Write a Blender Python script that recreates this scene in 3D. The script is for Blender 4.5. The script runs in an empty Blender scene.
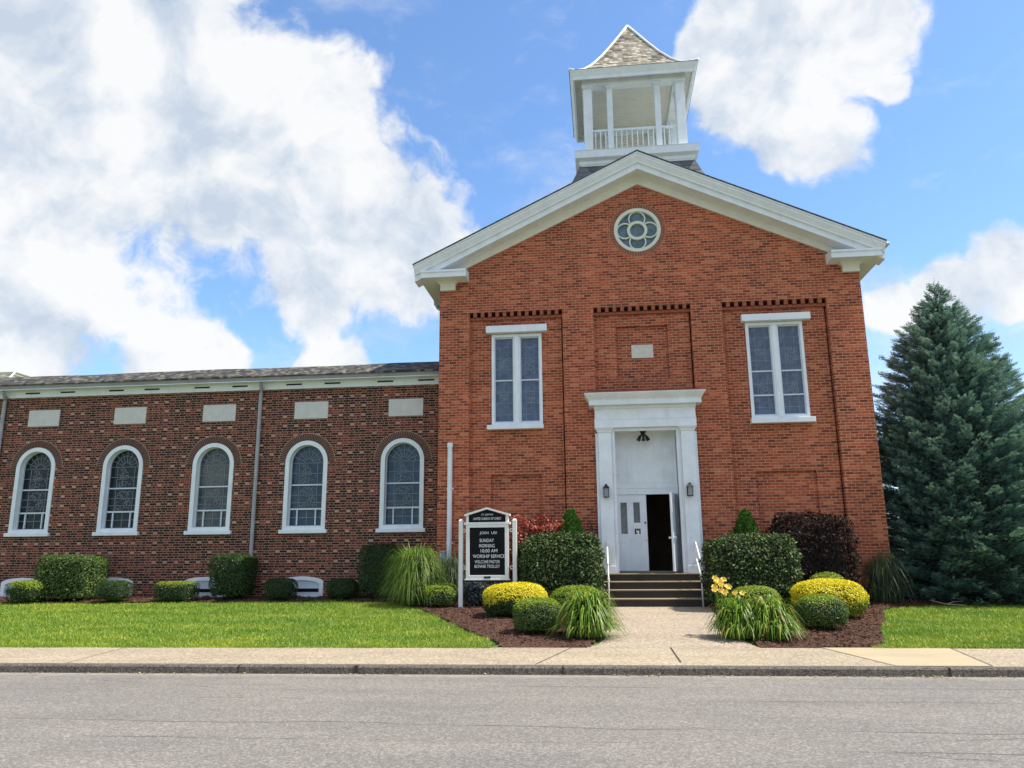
import bpy, bmesh, math, random
import numpy as np
from mathutils import Vector, Matrix
from mathutils.geometry import tessellate_polygon
R = math.radians
sc = bpy.context.scene
COL = sc.collection
rng = np.random.default_rng(7)
random.seed(7)

# ------------------------------------------------------------------ camera
cam_d = bpy.data.cameras.new("camera")
cam = bpy.data.objects.new("camera", cam_d)
COL.objects.link(cam)
cam_d.sensor_width = 36.0
cam_d.lens = 36.0 * 770.2 / 1024
cam_d.clip_start, cam_d.clip_end = 0.05, 3000
pit, yaw, rol = .2167, -.1147, -.0085
fw = Vector((math.sin(yaw) * math.cos(pit), math.cos(yaw) * math.cos(pit), math.sin(pit)))
rt = Vector((math.cos(yaw), -math.sin(yaw), 0))
up = rt.cross(fw)
r2 = rt * math.cos(rol) + up * math.sin(rol)
u2 = -rt * math.sin(rol) + up * math.cos(rol)
cam.matrix_world = Matrix(((r2.x, u2.x, -fw.x, 0), (r2.y, u2.y, -fw.y, 0), (r2.z, u2.z, -fw.z, 1.65), (0, 0, 0, 1)))
sc.camera = cam

# ------------------------------------------------------------------ sky and sun
SUN_EL, SUN_AZ = 59.0, -4.0       # azimuth counted from +X towards +Y (almost in the front wall's plane)
sun_d = bpy.data.lights.new("sun", 'SUN')
sun_d.energy = 5.0
sun_d.angle = R(0.55)
sun_d.color = (1.0, .93, .80)
sun = bpy.data.objects.new("sun", sun_d)
COL.objects.link(sun)
sdir = Vector((math.cos(R(SUN_EL)) * math.cos(R(SUN_AZ)), math.cos(R(SUN_EL)) * math.sin(R(SUN_AZ)), math.sin(R(SUN_EL))))
sun.rotation_euler = sdir.to_track_quat('Z', 'Y').to_euler()
sun.location = (30, 10, 40)

world = bpy.data.worlds.new("World")
sc.world = world
world.use_nodes = True
SKY_STRENGTH = 0.072
CLOUD_LEVEL = 9.6


class NT:
    """a small helper to chain shader nodes"""
    def __init__(s, tree):
        s.t = tree
        s.n = tree.nodes
        s.l = tree.links

    def node(s, kind, **kw):
        n = s.n.new(kind)
        for k, v in kw.items():
            setattr(n, k, v)
        return n

    def put(s, sock, v):
        if v is None:
            return
        if hasattr(v, 'is_output'):
            s.l.new(v, sock)
        else:
            sock.default_value = v

    def m(s, op, a, b=None, c=None, clamp=False):
        n = s.node('ShaderNodeMath', operation=op, use_clamp=clamp)
        for i, v in enumerate((a, b, c)):
            s.put(n.inputs[i], v)
        return n.outputs[0]

    def vm(s, op, a, b=None, scale=None):
        n = s.node('ShaderNodeVectorMath', operation=op)
        s.put(n.inputs[0], a)
        s.put(n.inputs[1], b)
        if scale is not None:
            s.put(n.inputs['Scale'], scale)
        return n.outputs['Value'] if op in ('DOT_PRODUCT', 'LENGTH', 'DISTANCE') else n.outputs[0]

    def noise(s, vec, scale, detail=3, rough=.5, dist=0.0, out='Fac'):
        n = s.node('ShaderNodeTexNoise')
        s.put(n.inputs['Vector'], vec)
        n.inputs['Scale'].default_value = scale
        n.inputs['Detail'].default_value = detail
        n.inputs['Roughness'].default_value = rough
        n.inputs['Distortion'].default_value = dist
        return n.outputs[out]

    def ramp(s, fac, stops, interp='LINEAR'):
        n = s.node('ShaderNodeValToRGB')
        n.color_ramp.interpolation = interp
        e = n.color_ramp.elements
        while len(e) < len(stops):
            e.new(.5)
        for el, (p, c) in zip(e, stops):
            el.position = p
            el.color = (*c, 1) if len(c) == 3 else c
        s.put(n.inputs[0], fac)
        return n.outputs[0]

    def mix(s, fac, a, b, blend='MIX'):
        n = s.node('ShaderNodeMix', data_type='RGBA', blend_type=blend)
        s.put(n.inputs[0], fac)
        s.put(n.inputs[6], (*a, 1) if isinstance(a, tuple) and len(a) == 3 else a)
        s.put(n.inputs[7], (*b, 1) if isinstance(b, tuple) and len(b) == 3 else b)
        return n.outputs[2]

    def step(s, v, lo, hi):
        n = s.node('ShaderNodeMapRange', interpolation_type='SMOOTHSTEP')
        s.put(n.inputs[0], v)
        s.put(n.inputs[1], lo)
        s.put(n.inputs[2], hi)
        return n.outputs[0]

    def comb(s, x, y, z):
        n = s.node('ShaderNodeCombineXYZ')
        for i, v in enumerate((x, y, z)):
            s.put(n.inputs[i], v)
        return n.outputs[0]

    def sep(s, v):
        n = s.node('ShaderNodeSeparateXYZ')
        s.put(n.inputs[0], v)
        return n.outputs


def build_world():
    t = NT(world.node_tree)
    t.n.clear()
    out = t.node('ShaderNodeOutputWorld')
    bg = t.node('ShaderNodeBackground')
    bg.inputs['Strength'].default_value = SKY_STRENGTH
    t.l.new(bg.outputs[0], out.inputs[0])
    sky = t.node('ShaderNodeTexSky', sky_type='NISHITA', sun_disc=False)
    sky.sun_elevation = R(SUN_EL)
    sky.sun_rotation = R(90 - SUN_AZ)
    sky.air_density, sky.dust_density, sky.ozone_density = 1.0, 0.6, 1.4
    d = t.node('ShaderNodeTexCoord').outputs['Generated']
    d = t.vm('NORMALIZE', d)
    # cumulus: fractal noise on the direction, pushed up where the big clouds stand
    warp = t.noise(d, 5.0, 4, .55, out='Color')
    dw = t.vm('ADD', d, t.vm('SCALE', t.vm('SUBTRACT', warp, (.5, .5, .5)), scale=.11))
    blobs = [(-.575, .681, .48, .23), (-.46, .756, .475, .19), (-.351, .787, .512, .105), (-.335, .845, .43, .13),
             (-.27, .890, .377, .105), (-.345, .875, .34, .085), (-.63, .75, .235, .085), (-.494, .838, .215, .065),
             (-.33, .918, .215, .06), (.20, .82, .535, .085), (.265, .79, .555, .075), (.255, .845, .47, .055), (.135, .815, .56, .045),
             (.19, .79, .585, .07), (.345, .90, .265, .035), (.395, .875, .28, .042), (.445, .845, .298, .045), (.49, .815, .31, .05), (.33, .80, .50, .02)]
    acc = None
    for x, y, z, r in blobs:
        c = Vector((x, y, z)).normalized()
        dist = t.vm('DISTANCE', dw, tuple(c))
        v = t.m('SUBTRACT', 1.0, t.m('DIVIDE', dist, r * 1.12))
        acc = v if acc is None else t.m('SMOOTH_MAX', acc, v, .12)
    # unseen clouds added behind and beside the viewer to brighten the shaded front wall
    sx = t.sep(d)
    away = t.step(sx[1], .42, .1)
    far = t.m('SUBTRACT', t.m('MULTIPLY', t.noise(d, 2.3, 3, .5), 2.4), 1.12)
    acc = t.m('MAXIMUM', acc, t.m('ADD', far, t.m('MULTIPLY', t.m('SUBTRACT', away, 1.0), 3.0)))
    n1 = t.noise(dw, 9.0, 9, .58)
    n2 = t.noise(dw, 26.0, 6, .6)
    dens = t.m('ADD', acc, t.m('MULTIPLY', t.m('SUBTRACT', n1, .5), 1.6))
    dens = t.m('ADD', dens, t.m('MULTIPLY', t.m('SUBTRACT', n2, .5), .35))
    cov = t.step(dens, -.06, .26)
    # thin veils between the heaps
    low = t.m('MULTIPLY', t.step(sx[2], .42, .22), .35)
    veil = t.m('MULTIPLY', t.step(t.m('ADD', t.noise(t.vm('MULTIPLY', dw, (1, 1, 2.2)), 5.0, 8, .62), t.m('MULTIPLY', low, .35)), .50, .82), .62)
    cov = t.m('MAXIMUM', cov, veil)
    # light and dark of the heaps: brighter crowns, greyer hollows and bases
    sh = t.noise(t.vm('ADD', dw, (.03, 0, .045)), 9.0, 7, .55)
    lit = t.m('ADD', t.m('MULTIPLY', t.m('SUBTRACT', n1, sh), 2.1), t.m('MULTIPLY', t.noise(d, 3.4, 4, .55), 1.12))
    body = t.ramp(t.m('ADD', lit, .0), [(.15, (.62, .71, .83)), (.42, (.80, .86, .93)), (.58, (.93, .955, .985)), (.78, (1.03, 1.03, 1.03))])
    cloud = t.vm('SCALE', body, scale=CLOUD_LEVEL)
    skyc = t.vm('MULTIPLY', sky.outputs[0], (1.80, 2.20, 2.56))
    t.l.new(t.mix(t.m('MULTIPLY', cov, .96), skyc, cloud), bg.inputs['Color'])


build_world()

vs = sc.view_settings
vs.view_transform = 'Standard'
vs.look = 'None'
vs.gamma = 1
vs.use_curve_mapping = False
vs.exposure = 0.48
sc.cycles.max_bounces = 6
sc.cycles.diffuse_bounces = 4
sc.cycles.transmission_bounces = 4
sc.cycles.transparent_max_bounces = 4


# ------------------------------------------------------------------ materials
def new_mat(name):
    m = bpy.data.materials.new(name)
    m.use_nodes = True
    t = NT(m.node_tree)
    b = m.node_tree.nodes['Principled BSDF']
    return m, t, b


def objco(t):
    return t.node('ShaderNodeTexCoord').outputs['Object']


def bump(t, b, h, strength=.3, dist=.01):
    n = t.node('ShaderNodeBump')
    n.inputs['Strength'].default_value = strength
    n.inputs['Distance'].default_value = dist
    t.put(n.inputs['Height'], h)
    t.l.new(n.outputs[0], b.inputs['Normal'])


def plain(name, col, rough=.6, var=.12, scale=6.0, metal=0.0, spec=.4, dirt=0.0):
    m, t, b = new_mat(name)
    o = objco(t)
    n = t.noise(o, scale, 5, .6)
    lo = tuple(c * (1 - var) for c in col)
    hi = tuple(min(1, c * (1 + var)) for c in col)
    c = t.ramp(n, [(.3, lo), (.7, hi)])
    if dirt:
        s = t.noise(t.vm('MULTIPLY', o, (9, 9, 1.2)), 1.0, 5, .65)
        c = t.mix(t.m('MULTIPLY', t.step(s, .5, .8), dirt), c, tuple(x * .55 for x in col))
    t.l.new(c, b.inputs['Base Color'])
    b.inputs['Roughness'].default_value = rough
    b.inputs['Metallic'].default_value = metal
    b.inputs['Specular IOR Level'].default_value = spec
    return m


def brick(name, stops, mortar, bw, bh, mj, flemish=False, pale=None, soldier=None):
    """bricks laid in the wall's own (along, up) coordinates, each with a colour of its own"""
    m, t, b = new_mat(name)
    o = objco(t)
    x, y, z = t.sep(o)
    wob = t.noise(o, 1.6, 2, .5)
    u = t.m('ADD', t.m('ADD', x, y), 100.0)
    v = t.m('ADD', t.m('ADD', z, t.m('MULTIPLY', wob, .012)), 10.0)
    vr = t.m('DIVIDE', v, bh)
    row = t.m('FLOOR', vr)
    fv = t.m('FRACT', vr)
    jit = t.node('ShaderNodeTexWhiteNoise', noise_dimensions='1D')
    t.put(jit.inputs['W'], row)
    off = t.m('ADD', t.m('MULTIPLY', t.m('MODULO', row, 2.0), .5), t.m('MULTIPLY', jit.outputs[0], .12))
    ur = t.m('ADD', t.m('DIVIDE', u, bw), off)
    col = t.m('FLOOR', ur)
    fu = t.m('FRACT', ur)
    header = None
    e1 = t.m('MULTIPLY', t.m('MINIMUM', fu, t.m('SUBTRACT', 1.0, fu)), bw)
    if flemish:
        header = t.m('GREATER_THAN', fu, .66)
        e1 = t.m('MINIMUM', e1, t.m('MULTIPLY', t.m('ABSOLUTE', t.m('SUBTRACT', fu, .66)), bw))
        col = t.m('ADD', t.m('MULTIPLY', col, 2.0), header)
    e2 = t.m('MULTIPLY', t.m('MINIMUM', fv, t.m('SUBTRACT', 1.0, fv)), bh)
    edge = t.m('MINIMUM', e1, e2)
    edge = t.m('ADD', edge, t.m('MULTIPLY', t.m('SUBTRACT', t.noise(o, 45, 3, .6), .5), .006))
    mort = t.step(edge, mj * .5 + .0022, mj * .5 - .0022)
    wn = t.node('ShaderNodeTexWhiteNoise', noise_dimensions='3D')
    t.put(wn.inputs['Vector'], t.comb(col, row, 3.7))
    rnd = wn.outputs['Value']
    face = t.ramp(rnd, stops)
    if pale is not None:
        ph = t.m('MULTIPLY', header, t.m('GREATER_THAN', t.sep(wn.outputs['Color'])[1], pale[0]))
        # paler headers sit on every fourth course
        ph = t.m('MULTIPLY', ph, t.m('LESS_THAN', t.m('MODULO', row, 4.0), 1.0))
        face = t.mix(ph, face, pale[1])
    grain = t.noise(o, 60, 4, .65)
    face = t.mix(.35, face, t.ramp(grain, [(.3, (.35, .35, .35)), (.75, (.75, .7, .68))]), 'OVERLAY')
    weather = t.noise(t.vm('MULTIPLY', o, (1, 1, .45)), .55, 6, .6)
    face = t.mix(1.0, face, t.ramp(weather, [(.27, (.64, .63, .65)), (.5, (1, 1, 1)), (.72, (1.22, 1.15, 1.08))]), 'MULTIPLY')
    mo = t.ramp(t.noise(o, 14, 4, .6), [(.3, tuple(c * .7 for c in mortar)), (.7, mortar)])
    c = t.mix(mort, face, mo)
    t.l.new(c, b.inputs['Base Color'])
    b.inputs['Roughness'].default_value = .88
    b.inputs['Specular IOR Level'].default_value = .25
    bump(t, b, t.m('ADD', t.m('SUBTRACT', 1.0, mort), t.m('ADD', t.m('MULTIPLY', rnd, .35), t.m('MULTIPLY', grain, .4))), .55, .008)
    return m


def shingle(name, stops, w, h, along='x', zk=1.0):
    m, t, b = new_mat(name)
    o = objco(t)
    x, y, z = t.sep(o)
    u = t.m('ADD', x if along == 'x' else t.m('ADD', x, y), 100.0)
    v = t.m('MULTIPLY', t.m('ADD', z, 5.0), zk)
    vr = t.m('DIVIDE', v, h)
    row = t.m('FLOOR', vr)
    j = t.node('ShaderNodeTexWhiteNoise', noise_dimensions='1D')
    t.put(j.inputs['W'], row)
    ur = t.m('ADD', t.m('DIVIDE', u, w), j.outputs[0])
    wn = t.node('ShaderNodeTexWhiteNoise', noise_dimensions='3D')
    t.put(wn.inputs['Vector'], t.comb(t.m('FLOOR', ur), row, 1.3))
    c = t.ramp(wn.outputs[0], stops)
    fu, fv = t.m('FRACT', ur), t.m('FRACT', vr)
    gap = t.m('MAXIMUM', t.step(t.m('MULTIPLY', fu, w), .014, .004), t.step(t.m('MULTIPLY', fv, h), h * .16, h * .05))
    c = t.mix(t.m('MULTIPLY', gap, .75), c, (.02, .02, .022))
    c = t.mix(.3, c, t.ramp(t.noise(o, 25, 4, .6), [(.3, (.3, .3, .3)), (.7, (.7, .7, .7))]), 'OVERLAY')
    t.l.new(c, b.inputs['Base Color'])
    b.inputs['Roughness'].default_value = .8
    bump(t, b, t.m('ADD', t.m('SUBTRACT', 1.0, fv), t.m('MULTIPLY', gap, -1.0)), .5, .012)
    return m


def leafmat(name, stops, rough=.5, trans=.22, spec=.35, attr=False):
    m, t, b = new_mat(name)
    g = t.node('ShaderNodeNewGeometry')
    fac = g.outputs['Random Per Island']
    if attr:
        fac = t.m('ADD', t.m('MULTIPLY', fac, .3), t.m('MULTIPLY', t.node('ShaderNodeAttribute', attribute_name='tint').outputs['Fac'], .7))
    c = t.ramp(fac, stops)
    t.l.new(c, b.inputs['Base Color'])
    b.inputs['Roughness'].default_value = rough
    b.inputs['Specular IOR Level'].default_value = spec
    tr = t.node('ShaderNodeBsdfTranslucent')
    t.l.new(t.mix(1.0, c, (1.2, 1.25, .7), 'MULTIPLY'), tr.inputs[0])
    ms = t.node('ShaderNodeMixShader')
    ms.inputs[0].default_value = trans
    t.l.new(b.outputs[0], ms.inputs[1])
    t.l.new(tr.outputs[0], ms.inputs[2])
    t.l.new(ms.outputs[0], t.n['Material Output'].inputs[0])
    return m


def glass(name, col, col2, rough=.12, scale=3.0, spec=.5):
    m, t, b = new_mat(name)
    o = objco(t)
    c = t.ramp(t.noise(o, scale, 4, .6), [(.35, col), (.68, col2)])
    vor = t.node('ShaderNodeTexVoronoi', feature='F1')
    t.put(vor.inputs['Vector'], o)
    vor.inputs['Scale'].default_value = 14
    c = t.mix(.5, c, t.ramp(t.sep(vor.outputs['Color'])[0], [(0, (.3, .3, .3)), (1, (.7, .7, .7))]), 'OVERLAY')
    t.l.new(c, b.inputs['Base Color'])
    b.inputs['Roughness'].default_value = rough
    b.inputs['Specular IOR Level'].default_value = spec
    bump(t, b, t.noise(o, 7, 3, .5), .08, .02)
    return m


def road_mat():
    m, t, b = new_mat('asphalt')
    o = objco(t)
    speck = t.noise(o, 80, 3, .85)
    grit = t.node('ShaderNodeTexVoronoi', feature='F1')
    t.put(grit.inputs['Vector'], o)
    grit.inputs['Scale'].default_value = 55
    big = t.noise(t.vm('MULTIPLY', o, (.35, 1.3, 1)), 1.0, 5, .6)
    c = t.ramp(speck, [(.28, (.062, .057, .050)), (.5, (.190, .177, .156)), (.72, (.37, .345, .305))])
    c = t.mix(.55, c, t.ramp(t.sep(grit.outputs['Color'])[0], [(0, (.075, .07, .062)), (.6, (.185, .172, .152)), (1, (.36, .335, .297))]))
    c = t.mix(1.0, c, t.ramp(big, [(.3, (.84, .84, .85)), (.7, (1.1, 1.09, 1.07))]), 'MULTIPLY')
    # long cracks that run with the street
    ow = t.vm('ADD', o, t.vm('SCALE', t.vm('SUBTRACT', t.noise(o, .9, 5, .65, out='Color'), (.5, .5, .5)), scale=.55))
    cr = t.node('ShaderNodeTexVoronoi', feature='DISTANCE_TO_EDGE')
    t.put(cr.inputs['Vector'], t.vm('MULTIPLY', ow, (.07, .80, 0)))
    cr.inputs['Scale'].default_value = 1.0
    line = t.step(cr.outputs['Distance'], .007, .001)
    line = t.m('MULTIPLY', line, t.step(t.noise(o, .5, 3, .5), .42, .6))
    c = t.mix(t.m('MULTIPLY', line, .55), c, (.035, .034, .033))
    # fine weathering streaks along the traffic direction
    st = t.noise(t.vm('MULTIPLY', ow, (.25, 5.5, 1)), 1.0, 6, .7)
    c = t.mix(t.m('MULTIPLY', t.step(st, .62, .72), .28), c, (.06, .057, .053))
    xx, yy_, zz_ = t.sep(o)
    for y0, sl, amp, sc_, lo, hi in ((8.05, .01, .5, .35, .40, .52), (9.45, .03, .35, .5, .46, .58), (10.35, .028, .12, .7, .44, .56), (7.3, -.01, .4, .4, .5, .6)):
        w = t.m('MULTIPLY', t.m('SUBTRACT', t.noise(t.comb(t.m('ADD', xx, y0 * 31), 0.0, y0), sc_, 7, .6), .5), amp)
        dd = t.m('ABSOLUTE', t.m('SUBTRACT', t.m('SUBTRACT', yy_, t.m('ADD', t.m('MULTIPLY', xx, sl), y0)), w))
        ln = t.m('MULTIPLY', t.step(dd, .026, .008), t.step(t.noise(t.comb(xx, y0, 0.0), .45, 4, .6), lo, hi))
        c = t.mix(t.m('MULTIPLY', ln, .72), c, (.05, .047, .043))
    # bleached strip of washed grit beside the kerb
    x, y, z = t.sep(o)
    k = t.m('SUBTRACT', y, t.m('MULTIPLY', x, .029))
    c = t.mix(t.m('MULTIPLY', t.step(t.m('ADD', k, t.m('MULTIPLY', t.noise(o, 2.2, 4, .6), .5)), 11.22, 11.55), .4), c, (.40, .37, .32))
    t.l.new(c, b.inputs['Base Color'])
    b.inputs['Roughness'].default_value = .9
    bump(t, b, speck, .6, .006)
    return m


def concrete(name, lo, hi, scale=55, agg=.6):
    m, t, b = new_mat(name)
    o = objco(t)
    s = t.noise(o, scale, 3, .7)
    v = t.node('ShaderNodeTexVoronoi', feature='F1')
    t.put(v.inputs['Vector'], o)
    v.inputs['Scale'].default_value = scale * .7
    c = t.ramp(s, [(.28, lo), (.7, hi)])
    c = t.mix(agg, c, t.ramp(t.sep(v.outputs['Color'])[1], [(0, lo), (.5, tuple((a + q) / 2 for a, q in zip(lo, hi))), (1, hi)]))
    st = t.noise(t.vm('MULTIPLY', o, (.5, 1.1, 1)), 1.2, 5, .6)
    c = t.mix(1.0, c, t.ramp(st, [(.3, (.85, .84, .83)), (.65, (1.06, 1.05, 1.03))]), 'MULTIPLY')
    t.l.new(c, b.inputs['Base Color'])
    b.inputs['Roughness'].default_value = .9
    bump(t, b, s, .5, .005)
    return m


def soil(name, lo, hi, scale=30):
    m, t, b = new_mat(name)
    o = objco(t)
    s = t.noise(o, scale, 5, .7)
    c = t.ramp(s, [(.3, lo), (.7, hi)])
    c = t.mix(1.0, c, t.ramp(t.noise(o, .8, 4, .6), [(.35, (.75, .75, .75)), (.65, (1.12, 1.1, 1.05))]), 'MULTIPLY')
    t.l.new(c, b.inputs['Base Color'])
    b.inputs['Roughness'].default_value = .95
    bump(t, b, s, .9, .03)
    return m


def grass_blade_mat():
    m, t, b = new_mat('grass_blades')
    g = t.node('ShaderNodeNewGeometry')
    o = objco(t)
    c = t.ramp(g.outputs['Random Per Island'], [(0, (.13, .24, .018)), (.5, (.22, .36, .025)), (.86, (.33, .44, .045)), (1, (.44, .41, .14))])
    patch = t.noise(t.vm('MULTIPLY', o, (.6, 1.6, 1)), .9, 4, .6)
    c = t.mix(1.0, c, t.ramp(patch, [(.28, (.60, .78, .7)), (.5, (1.05, 1.02, 1)), (.70, (1.62, 1.26, 1.1))]), 'MULTIPLY')
    t.l.new(c, b.inputs['Base Color'])
    b.inputs['Roughness'].default_value = .55
    tr = t.node('ShaderNodeBsdfTranslucent')
    t.l.new(c, tr.inputs[0])
    ms = t.node('ShaderNodeMixShader')
    ms.inputs[0].default_value = .3
    t.l.new(b.outputs[0], ms.inputs[1])
    t.l.new(tr.outputs[0], ms.inputs[2])
    t.l.new(ms.outputs[0], t.n['Material Output'].inputs[0])
    return m


M = {}
M['church_brick'] = brick('church_brick', [(0, (.16, .038, .024)), (.12, (.25, .055, .030)), (.45, (.335, .077, .036)), (.8, (.41, .100, .047)), (1, (.52, .165, .08))],
                          (.60, .35, .22), .205, .0725, .013)
M['wing_brick'] = brick('wing_brick', [(0, (.020, .010, .011)), (.35, (.044, .016, .016)), (.6, (.115, .028, .022)), (.85, (.185, .043, .030)), (1, (.25, .070, .047))],
                        (.46, .30, .21), .335, .0685, .0135, flemish=True, pale=(.42, (.46, .28, .205)))
M['arch_brick'] = plain('arch_brick', (.09, .034, .027), .85, .5, 22)
M['mortar'] = plain('mortar', (.42, .31, .22), .9, .2, 20)
M['corbel_brick'] = plain('corbel_brick', (.30, .09, .05), .88, .4, 18)
M['white'] = plain('white_paint', (.76, .80, .835), .5, .07, 3, dirt=.28)
M['cream'] = plain('cream_bounce_paint', (.72, .69, .61), .55, .06, 3, dirt=.12)  # the frieze's warm ground bounce is painted into this cream
M['mint'] = plain('pale_green_paint', (.66, .70, .58), .5, .06, 4, dirt=.1)
M['stone'] = plain('pale_stone', (.60, .59, .55), .8, .08, 5)
M['tablet'] = plain('limestone_tablet', (.62, .58, .50), .8, .12, 12)
M['gutter'] = plain('gutter_metal', (.34, .345, .36), .5, .16, 3, spec=.4, dirt=.35)
M['flash'] = plain('flashing_metal', (.78, .79, .80), .4, .08, 4)
M['black'] = plain('black_metal', (.012, .012, .013), .45, .3, 8)
M['slot'] = plain('vent_slot', (.01, .01, .011), .9, .2, 8)
M['sign_black'] = plain('sign_panel', (.006, .0065, .009), .4, .3, 3, spec=.12)
M['letters'] = plain('white_letters', (.85, .86, .88), .5, .03, 4)
M['sign_white'] = plain('sign_frame_paint', (.78, .77, .75), .45, .05, 5)
M['dark_room'] = plain('dim_interior', (.16, .11, .08), .9, .2, 2)
M['portal_roof'] = plain('red_metal_roof', (.13, .022, .022), .5, .2, 4)
M['steel'] = plain('rail_paint', (.74, .74, .73), .4, .06, 10)
M['meter'] = plain('grey_enamel', (.34, .42, .50), .5, .06, 6)
M['nickel'] = plain('brushed_nickel', (.6, .6, .6), .3, .05, 10, metal=.9)
M['paper'] = plain('paper', (.82, .82, .80), .7, .04, 10)
M['lamp_glass'] = plain('frosted_lamp_glass', (.26, .28, .28), .3, .06, 10)
M['lead'] = plain('lead_came', (.24, .28, .31), .5, .15, 20)
M['sash'] = plain('sash_paint', (.60, .66, .72), .5, .06, 10)
M['pane_wing'] = glass('leaded_glass', (.004, .008, .011), (.016, .028, .038), .16, 3, .28)
M['pane_warm'] = glass('leaded_glass_warm_reflection', (.03, .045, .06), (.15, .14, .12), .2, 1.0, .35)  # warm reflection on the third wing window, painted into the glass colour
M['pane_blue'] = glass('blue_leaded_glass', (.022, .040, .070), (.05, .085, .13), .18, 2.5, .35)
M['pane_front'] = glass('screened_stained_glass', (.055, .078, .135), (.10, .135, .215), .25, 5, .45)
M['pane_rose'] = glass('rose_glass', (.08, .12, .145), (.15, .205, .225), .2, 4)
M['pane_door'] = glass('door_glass', (.07, .085, .095), (.13, .15, .16), .1, 3)
M['pane_base'] = glass('basement_glass', (.012, .018, .022), (.03, .04, .048), .15, 3)
M['wing_roof'] = shingle('asphalt_shingle', [(0, (.010, .010, .011)), (.4, (.040, .036, .031)), (.75, (.085, .075, .058)), (1, (.19, .165, .12))], .12, .06)
M['rear_roof'] = shingle('mossy_shingle', [(0, (.07, .085, .05)), (.5, (.15, .17, .105)), (1, (.27, .28, .19))], .2, .07)
M['slate'] = shingle('blue_slate', [(0, (.075, .085, .10)), (.5, (.115, .125, .145)), (1, (.165, .175, .19))], .30, .17, 'xy')
M['pale_slate'] = shingle('weathered_slate', [(0, (.05, .042, .032)), (.25, (.17, .145, .11)), (.7, (.29, .255, .20)), (1, (.50, .46, .38))], .15, .09, 'xy')
M['main_roof'] = shingle('grey_slate', [(0, (.08, .08, .085)), (1, (.16, .16, .16))], .3, .16, 'xy')
M['asphalt'] = road_mat()
M['sidewalk'] = concrete('exposed_aggregate_pavement', (.18, .142, .098), (.50, .42, .305), 52, .7)
M['walk'] = concrete('aggregate_path', (.18, .142, .104), (.50, .415, .325), 50, .7)
M['apron'] = concrete('newer_concrete', (.37, .30, .185), (.46, .385, .255), 70, .3)
M['kerb'] = concrete('kerb_concrete', (.018, .016, .0145), (.19, .168, .14), 75, .75)
M['step_concrete'] = concrete('step_concrete', (.20, .165, .11), (.32, .27, .185), 60, .3)
M['riser'] = concrete('shade_dark_riser', (.028, .022, .018), (.050, .040, .033), 40, .4)  # risers face away from the sun; their shade is painted into the colour
M['joint'] = plain('joint_gap', (.05, .042, .034), .95, .2, 8)
M['mulch'] = soil('bark_mulch', (.028, .012, .008), (.125, .052, .030), 26)
M['chips'] = leafmat('bark_chips', [(0, (.018, .008, .006)), (.6, (.075, .034, .021)), (1, (.19, .10, .065))], .9, 0.0, .1)
M['grit'] = leafmat('dry_grit', [(0, (.16, .10, .05)), (.6, (.36, .27, .16)), (1, (.50, .40, .18))], .9, 0.0, .1)
M['lawn_soil'] = soil('turf', (.055, .105, .014), (.12, .20, .026), 18)
M['ground'] = soil('meadow', (.05, .085, .02), (.10, .15, .03), 6)
M['blades'] = grass_blade_mat()
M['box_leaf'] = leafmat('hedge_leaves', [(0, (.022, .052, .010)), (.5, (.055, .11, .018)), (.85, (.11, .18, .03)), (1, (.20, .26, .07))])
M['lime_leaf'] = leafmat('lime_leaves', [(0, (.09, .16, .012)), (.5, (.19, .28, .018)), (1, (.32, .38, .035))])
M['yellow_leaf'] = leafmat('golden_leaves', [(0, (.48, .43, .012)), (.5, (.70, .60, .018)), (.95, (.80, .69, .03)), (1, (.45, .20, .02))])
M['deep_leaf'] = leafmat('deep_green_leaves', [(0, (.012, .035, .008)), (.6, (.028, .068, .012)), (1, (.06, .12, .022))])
M['privet_leaf'] = leafmat('privet_leaves', [(0, (.010, .026, .008)), (.5, (.030, .062, .016)), (.82, (.10, .155, .045)), (1, (.27, .33, .13))], .6, .2, .25)
M['conifer_leaf'] = leafmat('arborvitae_sprays', [(0, (.02, .06, .010)), (.6, (.05, .13, .016)), (1, (.10, .22, .03))])
M['red_leaf'] = leafmat('barberry_leaves', [(0, (.07, .012, .02)), (.25, (.20, .025, .03)), (.55, (.42, .05, .045)), (.8, (.50, .14, .08)), (1, (.40, .30, .15))], .5, .3)
M['plum_leaf'] = leafmat('plum_leaves', [(0, (.010, .006, .007)), (.6, (.020, .0115, .010)), (.9, (.045, .024, .017)), (1, (.15, .08, .05))], .7, .12, .15)
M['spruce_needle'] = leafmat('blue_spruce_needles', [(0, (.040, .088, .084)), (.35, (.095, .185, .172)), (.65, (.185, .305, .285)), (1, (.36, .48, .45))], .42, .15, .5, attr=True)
M['tree_leaf'] = leafmat('maple_leaves', [(0, (.03, .06, .012)), (.6, (.07, .13, .025)), (1, (.13, .20, .05))])
M['reed'] = leafmat('fountain_grass', [(0, (.03, .07, .014)), (.45, (.085, .165, .024)), (.8, (.22, .33, .05)), (1, (.36, .42, .13))], .45, .3)
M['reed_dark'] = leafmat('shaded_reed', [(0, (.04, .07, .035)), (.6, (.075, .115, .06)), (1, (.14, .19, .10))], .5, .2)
M['lily_leaf'] = leafmat('daylily_blades', [(0, (.045, .11, .014)), (.5, (.12, .23, .024)), (.82, (.23, .34, .04)), (.93, (.34, .38, .08)), (1, (.36, .20, .06))], .4, .3)
M['petal'] = leafmat('lily_petals', [(0, (.80, .46, .05)), (.5, (.88, .63, .10)), (1, (.90, .76, .32))], .5, .3)
M['juniper'] = leafmat('blue_rug_juniper', [(0, (.018, .026, .036)), (.6, (.045, .06, .078)), (1, (.13, .16, .19))], .5, .1)
M['bark'] = plain('bark', (.09, .06, .042), .95, .4, 14)
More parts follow.
